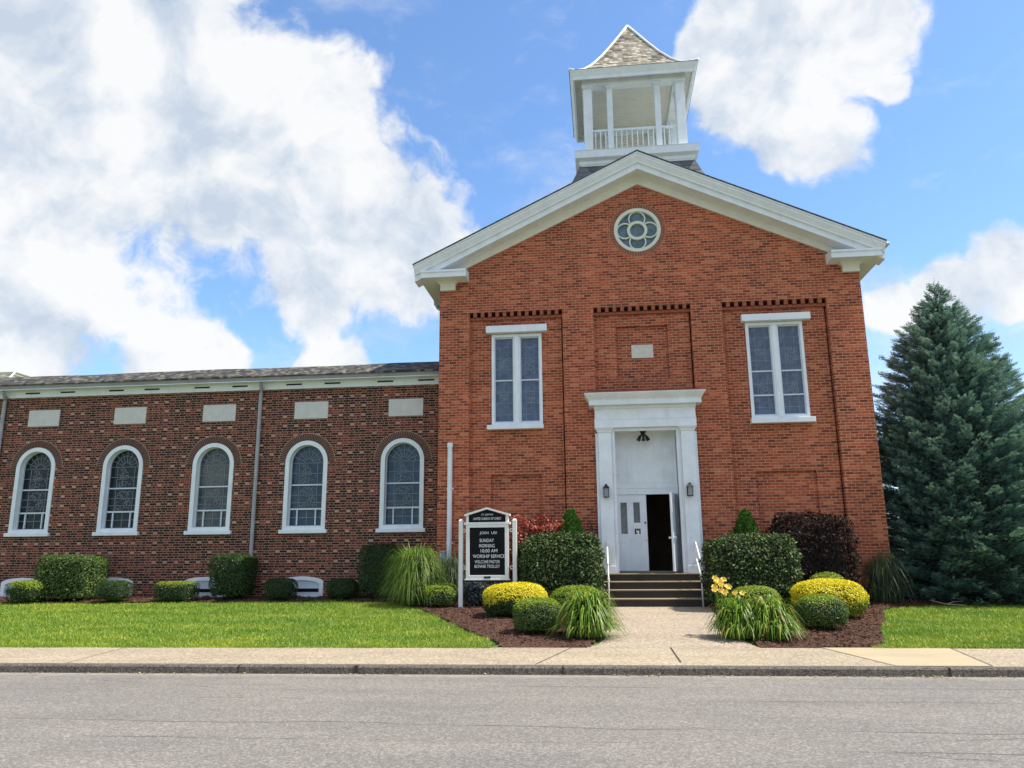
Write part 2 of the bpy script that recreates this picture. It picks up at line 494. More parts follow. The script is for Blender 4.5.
M['core'] = plain('inner_twigs', (.020, .026, .012), .95, .3, 10)
M['plum_core'] = plain('dark_twigs', (.014, .009, .009), .95, .3, 10)
M['bleached'] = plain('dry_wood', (.24, .22, .19), .9, .3, 12)


# ------------------------------------------------------------------ object helpers
def link(o, parent=None):
    COL.objects.link(o)
    if parent is not None:
        o.parent = parent
    return o


def wloc(o):
    v = Vector((0, 0, 0))
    while o is not None:
        v += Vector(o.location)
        o = o.parent
    return v


def empty(name, loc, label, cat, group=None):
    o = bpy.data.objects.new(name, None)
    o.location = loc
    o.empty_display_size = .3
    link(o)
    return tag(o, label, cat, group)


def tag(o, label=None, cat=None, group=None, kind=None):
    if label:
        o['label'] = label
    if cat:
        o['category'] = cat
    if group:
        o['group'] = group
    if kind:
        o['kind'] = kind
    return o


class MB:
    """collects shapes in world coordinates, builds ONE mesh"""
    def __init__(s):
        s.v = []
        s.f = []
        s.mi = []
        s.cur = 0

    def add(s, verts, faces):
        b = len(s.v)
        s.v += [tuple(p) for p in verts]
        s.f += [tuple(b + i for i in f) for f in faces]
        s.mi += [s.cur] * len(faces)

    def box(s, x0, x1, y0, y1, z0, z1):
        s.add([(x0, y0, z0), (x1, y0, z0), (x1, y1, z0), (x0, y1, z0), (x0, y0, z1), (x1, y0, z1), (x1, y1, z1), (x0, y1, z1)],
              [(0, 3, 2, 1), (4, 5, 6, 7), (0, 1, 5, 4), (1, 2, 6, 5), (2, 3, 7, 6), (3, 0, 4, 7)])

    def quad(s, a, b, c, d):
        s.add([a, b, c, d], [(0, 1, 2, 3)])

    def loft(s, rings, cap=True, closed=True):
        n = len(rings[0])
        vs = [p for r in rings for p in r]
        fs = []
        for k in range(len(rings) - 1):
            for i in range(n if closed else n - 1):
                j = (i + 1) % n
                fs.append((k * n + i, k * n + j, (k + 1) * n + j, (k + 1) * n + i))
        if cap:
            fs.append(tuple(range(n - 1, -1, -1)))
            fs.append(tuple((len(rings) - 1) * n + i for i in range(n)))
        s.add(vs, fs)

    def tube(s, pts, r, n=10):
        pts = [Vector(p) for p in pts]
        rs = r if isinstance(r, (list, tuple)) else [r] * len(pts)
        rings = []
        for i, p in enumerate(pts):
            d = (pts[min(i + 1, len(pts) - 1)] - pts[max(i - 1, 0)]).normalized()
            a = d.cross(Vector((0, 0, 1)) if abs(d.z) < .9 else Vector((1, 0, 0))).normalized()
            b = d.cross(a)
            rings.append([p + (a * math.cos(2 * math.pi * k / n) + b * math.sin(2 * math.pi * k / n)) * rs[i] for k in range(n)])
        s.loft(rings)

    def plate(s, outer, holes, y, depth=0.0, edges=True):
        """a wall sheet facing -Y at y with holes whose reveals go back by depth"""
        polys = [[Vector((p[0], p[1], 0)) for p in outer]] + [[Vector((p[0], p[1], 0)) for p in h] for h in holes]
        flat = [p for q in polys for p in q]
        tris = tessellate_polygon(polys)
        s.add([(p.x, y, p.y) for p in flat], [tuple(t) for t in tris])
        if depth:
            for h in holes:
                k = len(h)
                vs = [(p[0], y, p[1]) for p in h] + [(p[0], y + depth, p[1]) for p in h]
                s.add(vs, [(i, (i + 1) % k, k + (i + 1) % k, k + i) for i in range(k)])

    def ring(s, outer, inner, y0, y1):
        """frame between two outlines (same count), from y0 (front) to y1"""
        n = len(outer)
        vs = [(p[0], y0, p[1]) for p in outer] + [(p[0], y0, p[1]) for p in inner] + [(p[0], y1, p[1]) for p in outer] + [(p[0], y1, p[1]) for p in inner]
        fs = []
        for i in range(n):
            j = (i + 1) % n
            fs += [(i, j, n + j, n + i), (n + i, n + j, 3 * n + j, 3 * n + i), (2 * n + i, 2 * n + j, j, i), (3 * n + i, 3 * n + j, 2 * n + j, 2 * n + i)]
        s.add(vs, fs)

    def build(s, name, mat, parent=None, smooth=False, bevel=0.0, recalc=True):
        off = wloc(parent) if parent is not None else Vector((0, 0, 0))
        me = bpy.data.meshes.new(name)
        me.from_pydata([(p[0] - off.x, p[1] - off.y, p[2] - off.z) for p in s.v], [], s.f)
        for mm in (mat if isinstance(mat, (list, tuple)) else [mat]):
            me.materials.append(M[mm])
        if any(s.mi):
            me.polygons.foreach_set('material_index', s.mi)
        if recalc:
            bm = bmesh.new()
            bm.from_mesh(me)
            bmesh.ops.recalc_face_normals(bm, faces=bm.faces)
            bm.to_mesh(me)
            bm.free()
        if smooth:
            me.polygons.foreach_set('use_smooth', [True] * len(me.polygons))
        me.update()
        o = bpy.data.objects.new(name, me)
        link(o, parent)
        if bevel:
            b = o.modifiers.new('bevel', 'BEVEL')
            b.width = bevel
            b.segments = 2
            b.limit_method = 'ANGLE'
        return o


def np_mesh(name, verts, nper, mats, parent=None, midx=None, tint=None):
    """mesh of len(verts)/nper separate nper-gons, quickly"""
    off = wloc(parent) if parent is not None else Vector((0, 0, 0))
    v = np.asarray(verts, dtype=np.float32).reshape(-1, 3) - np.array(off, dtype=np.float32)
    nf = len(v) // nper
    me = bpy.data.meshes.new(name)
    me.vertices.add(len(v))
    me.vertices.foreach_set('co', v.ravel())
    me.loops.add(len(v))
    me.loops.foreach_set('vertex_index', np.arange(len(v), dtype=np.int32))
    me.polygons.add(nf)
    me.polygons.foreach_set('loop_start', np.arange(0, len(v), nper, dtype=np.int32))
    me.polygons.foreach_set('loop_total', np.full(nf, nper, dtype=np.int32))
    for mm in mats:
        me.materials.append(M[mm])
    if midx is not None:
        me.polygons.foreach_set('material_index', np.asarray(midx, dtype=np.int32))
    me.update(calc_edges=True)
    if tint is not None:
        at = me.attributes.new('tint', 'FLOAT', 'POINT')
        at.data.foreach_set('value', np.asarray(tint, dtype=np.float32))
    o = bpy.data.objects.new(name, me)
    return link(o, parent)


def unit(a):
    return a / np.maximum(np.linalg.norm(a, axis=-1, keepdims=True), 1e-9)


def leaf_quads(p, axis, side, L, W):
    """diamond leaves: base p, pointing along axis, blade spread along side"""
    L = np.asarray(L)[:, None]
    W = np.asarray(W)[:, None]
    mid = p + axis * L * .45
    return np.stack([p, mid - side * W * .5, p + axis * L, mid + side * W * .5], axis=1)


def ground_z(y):
    return .13 + .0485 * (min(max(y, 11.0), 22.0) - 13.4)


# ------------------------------------------------------------------ the ground
def ks(x):      # kerb front line
    return 11.30 + .029 * x


def sb(x):      # back edge of the sidewalk
    return 13.33 + .035 * x


def sheet(name, xs, yfun, zfun, mat, nrow):
    m = MB()
    vs, fs = [], []
    for i, x in enumerate(xs):
        for j in range(nrow + 1):
            y = yfun(x, j / nrow)
            vs.append((x, y, zfun(x, y)))
    for i in range(len(xs) - 1):
        for j in range(nrow):
            a = i * (nrow + 1) + j
            fs.append((a, a + nrow + 1, a + nrow + 2, a + 1))
    m.add(vs, fs)
    o = m.build(name, mat, smooth=True)
    return tag(o, kind='structure')


def terrain():
    prof = [(-400, -.06), (0, -.06), (9.0, -.06), (13.9, -.05), (14.5, .05), (20, ground_z(20) - .08), (22, ground_z(22) - .08), (60, .42), (700, .42)]
    m = MB()
    xs = [-600, -60, -20, 0, 20, 60, 600]
    vs = [(x, y, z) for x in xs for y, z in prof]
    n = len(prof)
    m.add(vs, [(i * n + j, (i + 1) * n + j, (i + 1) * n + j + 1, i * n + j + 1) for i in range(len(xs) - 1) for j in range(n - 1)])
    tag(m.build('ground', 'ground', smooth=True), kind='structure')


terrain()
XS = [-60, -40, -30, -24] + [x * 1.0 for x in range(-20, 21)] + [24, 30, 40, 60]
sheet('road', XS, lambda x, t: (-7 if t == 0 else ks(x)), lambda x, y: 0.0, 'asphalt', 1)
sheet('sidewalk', XS, lambda x, t: ks(x) + .16 + (sb(x) - ks(x) - .16) * t, lambda x, y: .112 + .02 * (y - ks(x)) / 2, 'sidewalk', 2)
sheet('lawn', XS, lambda x, t: sb(x) - .04 + (45 - sb(x)) * (t ** 1.6), lambda x, y: ground_z(y), 'lawn_soil', 14)


def kerb():
    m = MB()
    rings = []
    for k in range(-60, 61):
        x = k * 1.0
        y = ks(x)
        w = .004 * math.sin(k * 1.7) + .003 * math.sin(k * .6)
        rings.append([(x, y + w, -.05), (x, y + .012 + w, .088), (x, y + .035, .110), (x, y + .16, .1125), (x, y + .16, -.05)])
    m.loft(rings)
    tag(m.build('kerb', 'kerb'), kind='structure')
    # open joints, one chipped
    j = MB()
    for x, w in ((-5.27, .018), (-3.55, .05), (-.62, .02), (4.52, .016), (-12.3, .02), (9.6, .02)):
        y = ks(x)
        j.box(x - w / 2, x + w / 2, y - .004, y + .10, .0, .1145)
    tag(j.build('kerb_joint', 'joint'), kind='structure')


kerb()


def slab(name, pts, mat, lift):
    m = MB()
    tr = tessellate_polygon([[Vector((p[0], p[1], 0)) for p in pts]])
    m.add([(p[0], p[1], (.112 + .02 * (p[1] - ks(p[0])) / 2) + lift) for p in pts], tr)
    return tag(m.build(name, mat), kind='structure')


slab('driveway_apron', [(3.42, sb(3.42) + .0), (5.36, sb(5.36)), (5.12, ks(5.12) + .165), (3.90, ks(3.9) + .165)], 'apron', .005)


def joints():
    m = MB()
    for x0, y0, x1, y1, w in ((-.58, sb(-.6), -1.02, ks(-1) + .16, .012), (1.02, sb(1.0), 1.03, 11.75, .02), (5.38, sb(5.38), 5.14, ks(5.14) + .16, .014),
                              (3.40, sb(3.4), 3.88, ks(3.88) + .16, .014), (-8.2, sb(-8.2), -8.0, ks(-8) + .16, .012)):
        d = Vector((x1 - x0, y1 - y0, 0)).normalized()
        n = Vector((-d.y, d.x, 0)) * w / 2
        z0 = .112 + .02 * (y0 - ks(x0)) / 2 + .008
        z1 = .112 + .02 * (y1 - ks(x1)) / 2 + .008
        m.quad((x0 - n.x, y0 - n.y, z0), (x1 - n.x, y1 - n.y, z1), (x1 + n.x, y1 + n.y, z1), (x0 + n.x, y0 + n.y, z0))
    tag(m.build('sidewalk_joint', 'joint'), kind='structure')


joints()


def walkway():
    m = MB()
    vs, fs = [], []
    rows = [(sb(1) - .02, -.35, 2.45), (13.6, -.15, 2.36), (14.2, -.05, 2.3), (16, -.02, 2.3), (18, -.05, 2.33), (19.0, -.1, 2.4)]
    nx = 8
    for y, a, b in rows:
        for i in range(nx + 1):
            x = a + (b - a) * i / nx
            yy = y if y > 13.5 else sb(x) - .02
            vs.append((x, yy, .1337 if y < 13.5 else ground_z(yy) + .012))
    for r in range(len(rows) - 1):
        for i in range(nx):
            a = r * (nx + 1) + i
            fs.append((a, a + 1, a + nx + 2, a + nx + 1))
    m.add(vs, fs)
    tag(m.build('walkway', 'walk', smooth=True), kind='structure')


walkway()

BED_L = [(-20.5, 20.05), (-14.5, 19.75), (-9.5, 20.0), (-6.8, 20.2), (-5.34, 19.85), (-4.4, 18.5), (-3.57, 17.02), (-2.75, 15.3), (-1.95, 13.85), (-1.75, sb(-1.7) + .02),
         (-.3, sb(-.3) + .02), (-.08, 14.3), (-.06, 18.9), (-.25, 20.0), (-4.3, 20.0), (-4.3, 21.2), (-20.5, 21.2)]
BED_R = [(2.42, sb(2.4) + .02), (4.38, sb(4.4) + .02), (4.55, 14.0), (4.97, 15.42), (5.6, 17.0), (5.97, 18.3), (6.6, 18.8), (7.6, 19.05), (9.2, 19.15), (13, 19.2), (13, 23.4), (6.9, 23.4), (6.9, 20.0), (2.5, 20.0), (2.36, 18.5)]


def inside(poly, x, y):
    c = np.zeros(np.shape(x), bool)
    n = len(poly)
    for i in range(n):
        x0, y0 = poly[i]
        x1, y1 = poly[(i + 1) % n]
        if y0 == y1:
            continue
        hit = ((y0 > y) != (y1 > y)) & (x < (x1 - x0) * (y - y0) / (y1 - y0) + x0)
        c ^= hit
    return c


def bed(name, poly):
    xs = np.array([p[0] for p in poly])
    ys = np.array([p[1] for p in poly])
    st = .07
    gx, gy = np.meshgrid(np.arange(xs.min(), xs.max(), st), np.arange(ys.min(), ys.max(), st), indexing='ij')
    ok = inside(poly, gx + st / 2, gy + st / 2)

    def zz(x, y):
        g = .13 + .0485 * (np.clip(y, 11, 22) - 13.4)
        tp = np.clip((y - 13.33 - .035 * x) / .3, 0, 1)
        return g + .008 + .028 * tp + tp * .016 * np.sin(x * 7.1 + 1.3 * np.sin(y * 5)) * np.sin(y * 6.3) + tp * .01 * np.sin(x * 19 + y * 13)
    i, j = np.nonzero(ok)
    x0, y0 = gx[i, j], gy[i, j]
    idx = {}
    vs, fs = [], []
    for a, b in zip(i, j):
        f = []
        for da, db in ((0, 0), (1, 0), (1, 1), (0, 1)):
            k = (a + da, b + db)
            if k not in idx:
                idx[k] = len(vs)
                x, y = xs.min() + k[0] * st, ys.min() + k[1] * st
                vs.append((x, y, float(zz(x, y))))
            f.append(idx[k])
        fs.append(tuple(f))
    m = MB()
    m.add(vs, fs)
    tag(m.build(name, 'mulch', smooth=True), kind='structure')
    # loose bark chips on top
    n = int(len(fs) * st * st * 420)
    x = rng.uniform(xs.min(), xs.max(), n * 3)
    y = rng.uniform(ys.min(), ys.max(), n * 3)
    k = inside(poly, x, y)
    x, y = x[k], y[k]
    p = np.stack([x, y, zz(x, y) + rng.uniform(.004, .02, len(x))], 1)
    a = rng.uniform(0, 2 * np.pi, len(x))
    ax = np.stack([np.cos(a), np.sin(a), rng.normal(0, .3, len(x))], 1)
    sd = unit(np.cross(ax, unit(rng.normal(0, .45, (len(x), 3)) + [0, 0, 1])))
    return leaf_quads(p, unit(ax), sd, rng.uniform(.03, .085, len(x)), rng.uniform(.012, .03, len(x)))


chips = np.concatenate([bed('mulch_bed', BED_L), bed('mulch_bed', BED_R)])
tag(np_mesh('bark_chips', chips, 4, ['chips']), 'loose brown bark chips strewn over the planting beds', 'mulch', kind='stuff')


def grass():
    out = []
    for x0, x1, y1, n in ((-17.5, -1.0, 20.6, 200000), (4.2, 13.0, 19.6, 85000)):
        x = rng.uniform(x0, x1, n)
        t = rng.uniform(0, 1, n) ** 1.25
        y = 13.33 + .035 * x + .0 + (y1 - 13.33 - .035 * x) * t
        y[: n // 14] = (13.33 + .035 * x[: n // 14]) + rng.uniform(-.07, .06, n // 14)      # ragged edge over the pavement
        wob = .05 * np.sin(x * 9) + .04 * np.sin(y * 11)
        k = ~inside(BED_L, x + wob, y) & ~inside(BED_R, x + wob, y)
        k &= ~((x > -1.9) & (x < 4.2))
        x, y = x[k], y[k]
        g = .13 + .0485 * (np.clip(y, 11, 22) - 13.4)
        clump = .5 + .5 * np.sin(x * 3.1 + 2 * np.sin(y * 2.3)) * np.sin(y * 3.7 + np.sin(x * 1.9))
        h = rng.uniform(.028, .062, len(x)) * (.8 + .5 * clump)
        a = rng.uniform(0, 2 * np.pi, len(x))
        w = rng.uniform(.006, .012, len(x))
        base = np.stack([x, y, g - .005], 1)
        sd = np.stack([np.cos(a), np.sin(a), 0 * a], 1) * w[:, None]
        lean = np.stack([rng.normal(0, .5, len(x)), rng.normal(0, .5, len(x)), np.ones(len(x))], 1) * h[:, None]
        out.append(np.stack([base - sd, base + sd, base + lean], 1))
    v = np.concatenate(out)
    tag(np_mesh('grass', v, 3, ['blades']), 'short bright green lawn grass in front of the brick walls', 'grass', kind='stuff')


grass()


def gutter_grit():
    n = 1500
    x = rng.uniform(-11, 9, n)
    k = rng.uniform(size=n) < .35 + .65 * (np.sin(x * 1.3) * np.sin(x * .47 + 2) > .2)
    x = x[k]
    n = len(x)
    y = 11.30 + .029 * x - np.abs(rng.normal(0, .07, n)) - .012
    p = np.stack([x, y, np.full(n, .004) + rng.uniform(0, .012, n)], 1)
    a = rng.uniform(0, 2 * np.pi, n)
    ax = unit(np.stack([np.cos(a), np.sin(a), rng.normal(0, .2, n)], 1))
    sd = unit(np.cross(ax, unit(rng.normal(0, .3, (n, 3)) + [0, 0, 1])))
    tag(np_mesh('grit', leaf_quads(p, ax, sd, rng.uniform(.015, .055, n), rng.uniform(.01, .028, n)), 4, ['grit']), 'tan grit and dry leaf bits gathered in the gutter along the kerb', 'grit', kind='stuff')


gutter_grit()


# ------------------------------------------------------------------ small geometry helpers
def rect(x0, x1, z0, z1):
    return [(x0, z0), (x1, z0), (x1, z1), (x0, z1)]


def arch(cx, hw, z0, zs, n=20, rise=None):
    """door-shaped outline: straight sides to zs, then a round head"""
    rise = hw if rise is None else rise
    pts = [(cx - hw, z0), (cx + hw, z0)]
    pts += [(cx + hw * math.cos(math.pi * k / n), zs + rise * math.sin(math.pi * k / n)) for k in range(n + 1)]
    return pts


def circle(cx, cz, r, n=40):
    return [(cx + r * math.cos(2 * math.pi * k / n), cz + r * math.sin(2 * math.pi * k / n)) for k in range(n)]


def text_mesh(body, cx, cz, w, h, y, mat, parent, name='lettering'):
    cu = bpy.data.curves.new(name, 'FONT')
    cu.body = body
    cu.extrude = .0
    cu.offset = .0015
    tmp = bpy.data.objects.new(name, cu)
    COL.objects.link(tmp)
    bpy.context.view_layer.update()
    me = bpy.data.meshes.new_from_object(tmp.evaluated_get(bpy.context.evaluated_depsgraph_get()))
    COL.objects.unlink(tmp)
    bpy.data.objects.remove(tmp)
    n = len(me.vertices)
    co = np.zeros(n * 3, np.float32)
    me.vertices.foreach_get('co', co)
    co = co.reshape(-1, 3)
    lo, hi = co.min(0), co.max(0)
    off = wloc(parent)
    new = np.zeros_like(co)
    new[:, 0] = cx + ((co[:, 0] - lo[0]) / (hi[0] - lo[0]) - .5) * w - off.x
    new[:, 1] = y - off.y
    new[:, 2] = cz + ((co[:, 1] - lo[1]) / (hi[1] - lo[1]) - .5) * h - off.z
    me.vertices.foreach_set('co', new.ravel())
    me.materials.clear()
    me.materials.append(M[mat])
    me.update()
    o = bpy.data.objects.new(name, me)
    return link(o, parent)


# ------------------------------------------------------------------ the church
YF = 20.0
CH = empty('church', (1.28, YF, .45), 'orange-red brick gabled church with white cornices and an open belfry', 'church')
XL, XR, XC = -4.30, 6.87, 1.24
APEX_T, EAVE_T, HS = 12.33, 9.37, 6.15          # outer line of the raking cornice
SL = (APEX_T - EAVE_T) / HS


def rake(x):
    return APEX_T - SL * abs(x - XC)


RD = .14        # depth of the recessed bays


def church_walls():
    m = MB()
    pan = [rect(-3.46, -.92, .2, 8.12), rect(-.08, 2.49, 5.45, 8.13), rect(3.31, 5.97, .2, 8.12)]
    door = rect(.36, 1.92, 1.12, 4.78)
    oc = circle(1.19, 10.29, .63)
    outer = [(XL, 0), (XR, 0), (XR, 9.3), (XC, 12.1), (XL, 9.3)]
    m.plate(outer, pan + [door, oc], YF, RD)
    # recessed fields behind the front plane, with their own shallower sunk fields
    lw, rw = rect(-2.87, -1.50, 4.98, 7.50), rect(3.88, 5.34, 4.98, 7.55)
    m.plate(rect(-3.46, -.954, .2, 7.95), [lw, rect(-2.90, -1.553, 1.3, 3.67)], YF + RD, .085)
    m.plate(rect(3.31, 5.935, .2, 7.95), [rw, rect(3.89, 5.37, 1.3, 3.64)], YF + RD, .085)
    m.plate(rect(-.08, 2.454, 5.45, 7.95), [rect(.51, 1.88, 6.11, 7.59)], YF + RD, .085)
    m.quad((-2.92, YF + RD + .085, 1.3), (-1.53, YF + RD + .085, 1.3), (-1.53, YF + RD + .085, 3.69), (-2.92, YF + RD + .085, 3.69))
    m.quad((3.87, YF + RD + .085, 1.3), (5.39, YF + RD + .085, 1.3), (5.39, YF + RD + .085, 3.66), (3.87, YF + RD + .085, 3.66))
    m.quad((.49, YF + RD + .085, 6.09), (1.90, YF + RD + .085, 6.09), (1.90, YF + RD + .085, 7.61), (.49, YF + RD + .085, 7.61))
    for x0, x1 in ((-3.46, -.92), (-.08, 2.49), (3.31, 5.97)):
        m.quad((x0, YF + .30, 7.9), (x1, YF + .30, 7.9), (x1, YF + .30, 8.13), (x0, YF + .30, 8.13))
        m.quad((x0, YF + RD, 8.1255), (x1, YF + RD, 8.1255), (x1, YF + .30, 8.1255), (x0, YF + .30, 8.1255))
        m.quad((x0, YF + RD, 7.949), (x1, YF + RD, 7.949), (x1, YF + .30, 7.949), (x0, YF + .30, 7.949))
    # an added deep slot makes a dark line down each bay's right side
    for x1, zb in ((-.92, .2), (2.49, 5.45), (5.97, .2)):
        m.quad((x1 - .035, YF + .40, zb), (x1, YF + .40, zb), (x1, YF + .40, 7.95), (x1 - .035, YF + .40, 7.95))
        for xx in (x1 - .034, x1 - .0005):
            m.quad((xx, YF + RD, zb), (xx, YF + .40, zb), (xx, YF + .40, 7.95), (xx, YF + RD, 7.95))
    # side and back walls
    m.quad((XL, YF, 0), (XL, 36, 0), (XL, 36, 9.3), (XL, YF, 9.3))
    m.quad((XR, YF, 0), (XR, 36, 0), (XR, 36, 9.3), (XR, YF, 9.3))
    m.add([(XL, 36, 0), (XR, 36, 0), (XR, 36, 9.3), (XC, 36, 12.1), (XL, 36, 9.3)], [(0, 1, 2, 3, 4)])
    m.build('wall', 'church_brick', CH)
    # dark vestibule behind the doors
    v = MB()
    v.box(.1, 2.2, 20.47, 24, 1.1, 4.9)
    v.f = v.f[:2] + v.f[3:]
    v.mi = v.mi[:5]
    v.build('vestibule', 'dark_room', CH, recalc=False)
    # rows of small corbelled bricks over the three recessed bays
    for x0, x1 in ((-3.46, -.92), (-.08, 2.49), (3.31, 5.97)):
        c = MB()
        n = 13
        p = (x1 - x0) / (n - .5)
        for k in range(n - 1):
            c.box(x0 + p * (k + .52), x0 + p * (k + .98), YF + .002, YF + RD + .002, 7.985, 8.125)
        c.box(x0 + .002, x1 - .002, YF + .06, YF + RD + .002, 7.915, 7.983)
        c.build('corbel_course', 'corbel_brick', CH)
    t = MB()
    t.box(.90, 1.475, YF + RD + .06, YF + RD + .15, 6.72, 7.085)
    t.build('date_stone', 'tablet', CH, bevel=.006)


church_walls()


def cornices():
    for sgn in (-1, 1):
        xo = XC + sgn * HS
        sec = [(19.40, 0), (19.40, -.045), (19.425, -.06), (19.425, -.10), (19.50, -.23), (19.50, -.265), (19.55, -.27), (19.55, -.285), (19.56, -.285), (19.56, -.435), (20.03, -.435), (20.03, 0)]
        m = MB()
        m.loft([[(xo, y, EAVE_T + d) for y, d in sec], [(XC, y, APEX_T + d) for y, d in sec]])
        m.build('raking_cornice', 'white', CH)
        f = MB()
        xe = XL + .03 if sgn < 0 else XR - .03
        q = [(19.94, -.437), (19.94, -.64), (19.955, -.655), (20.02, -.655), (20.02, -.437)]
        e = rake(xe)
        f.loft([[(xe, y, e + d * (.93 if d < -.5 else 1)) for y, d in q], [(XC, y, APEX_T + d * (1.07 if d < -.5 else 1)) for y, d in q]])
        f.build('frieze_board', 'cream', CH)
        # the cornice return at the foot of the gable and the bracket under it
        a, b = (-4.74, -3.48) if sgn < 0 else (6.06, 7.32)
        r = MB()
        r.box(a, b, 19.50, 20.0, 9.02, 9.185)
        ix = b if sgn < 0 else a
        r.box(min(a, b) - .0, max(a, b), 19.47, 19.505, 9.165, 9.225)
        r.add([(a, 19.47, 9.225), (b, 19.47, 9.225), (b, 20.0, 9.30), (a, 20.0, 9.30), (a, 19.5, 9.187), (b, 19.5, 9.187), (b, 20.0, 9.187), (a, 20.0, 9.187)],
              [(0, 1, 2, 3), (0, 3, 7, 4), (1, 5, 6, 2), (0, 4, 5, 1), (4, 7, 6, 5), (3, 2, 6, 7)])
        ret = r.build('cornice_return', 'white', CH)
        c = MB()
        a2, b2 = (-4.27, -3.85) if sgn < 0 else (6.44, 6.86)
        yb = 20.0
        rings = []
        for z, g, yo in ((8.77, 0, 19.90), (8.93, 0, 19.90), (8.96, .015, 19.885), (8.99, .05, 19.85), (9.018, .10, 19.80)):
            rings.append([(a2 - g, yo, z), (b2 + g, yo, z), (b2 + g, yb, z), (a2 - g, yb, z)])
        c.loft(rings)
        c.build('bracket', 'cream', ret)
        # boxed eaves and half-round gutter along the side wall
        e = MB()
        x0, x1 = (-4.80, -4.302) if sgn < 0 else (6.872, 7.38)
        e.box(x0, x1, 20.02, 36.2, 9.03, 9.30)
        e.build('boxed_eave', 'white', CH)
        g = MB()
        gx = -4.865 if sgn < 0 else 7.445
        prof = [(gx + .075 * math.cos(t), 9.355 + .10 * math.sin(t)) for t in [math.pi + math.pi * k / 8 for k in range(9)]]
        g.loft([[(px, y, pz) for px, pz in prof] for y in (19.46, 36.2)])
        gut = g.build('gutter', 'gutter', CH, smooth=True)
        wx = XL - .06 if sgn < 0 else XR + .06
        d = MB()
        d.tube([(gx, 22.0, 9.29), (gx, 22.0, 9.1), (gx - sgn * .08, 22.0, 8.97), (wx + sgn * .06, 22.0, 8.72), (wx, 22.0, 8.6), (wx, 22.0, .5)], .05, 8)
        d.build('drain_pipe', 'gutter', gut, smooth=True)
    # slate roof: two slabs
    r = MB()
    for sgn in (-1, 1):
        xo = XC + sgn * (HS + .03)
        a = [(xo, 19.37, EAVE_T + .0), (XC, 19.37, APEX_T + .015), (XC, 36.3, APEX_T + .015), (xo, 36.3, EAVE_T + .0)]
        b = [(p[0], p[1], p[2] + .018) for p in a]
        r.add(a + b, [(0, 1, 2, 3), (4, 7, 6, 5), (0, 4, 5, 1), (2, 6, 7, 3), (0, 3, 7, 4)])
    r.build('roof', 'main_roof', CH)


cornices()


def rose_window():
    cx, cz = 1.19, 10.29
    m = MB()
    m.ring(circle(cx, cz, .635, 48), circle(cx, cz, .545, 48), YF - .02, YF + .12)
    fr = m.build('round_window', 'mint', CH, smooth=False)
    p = MB()
    p.add([(x, YF + .085, z) for x, z in circle(cx, cz, .56)], [tuple(range(40))])
    p.build('pane', 'pane_rose', fr)
    t = MB()
    t.ring(circle(cx, cz, .275, 36), circle(cx, cz, .20, 36), YF + .01, YF + .08)
    for k in range(4):
        a = k * math.pi / 2
        px, pz = cx + .335 * math.cos(a), cz + .335 * math.sin(a)
        out, inn = [], []
        for q in range(25):
            b = a + math.radians(-128 + 256 * q / 24)
            out.append((px + .235 * math.cos(b), pz + .235 * math.sin(b)))
            inn.append((px + .20 * math.cos(b), pz + .20 * math.sin(b)))
        n = len(out)
        vs = [(x, YF + .02, z) for x, z in out] + [(x, YF + .02, z) for x, z in inn] + [(x, YF + .08, z) for x, z in out] + [(x, YF + .08, z) for x, z in inn]
        fs = []
        for i in range(n - 1):
            fs += [(i, i + 1, n + i + 1, n + i), (n + i, n + i + 1, 3 * n + i + 1, 3 * n + i), (2 * n + i, 2 * n + i + 1, i + 1, i)]
        t.add(vs, fs)
    t.build('tracery', 'mint', fr)
    # ring of bricks on edge around the opening
    b = MB()
    n = 62
    for k in range(n):
        a0, a1 = 2 * math.pi * (k + .1) / n, 2 * math.pi * (k + .9) / n
        q = [(cx + r * math.cos(a), cz + r * math.sin(a)) for r, a in ((.64, a0), (.64, a1), (.76, a1), (.76, a0))]
        b.add([(x, YF - .012, z) for x, z in q] + [(x, YF + .01, z) for x, z in q], [(0, 1, 2, 3), (0, 4, 5, 1), (1, 5, 6, 2), (2, 6, 7, 3), (3, 7, 4, 0)])
    b.build('brick_ring', 'corbel_brick', CH)
    q = MB()
    q.ring(circle(cx, cz, .77, 48), circle(cx, cz, .632, 48), YF - .005, YF + .05)
    q.build('ring_mortar', 'mortar', CH)


rose_window()


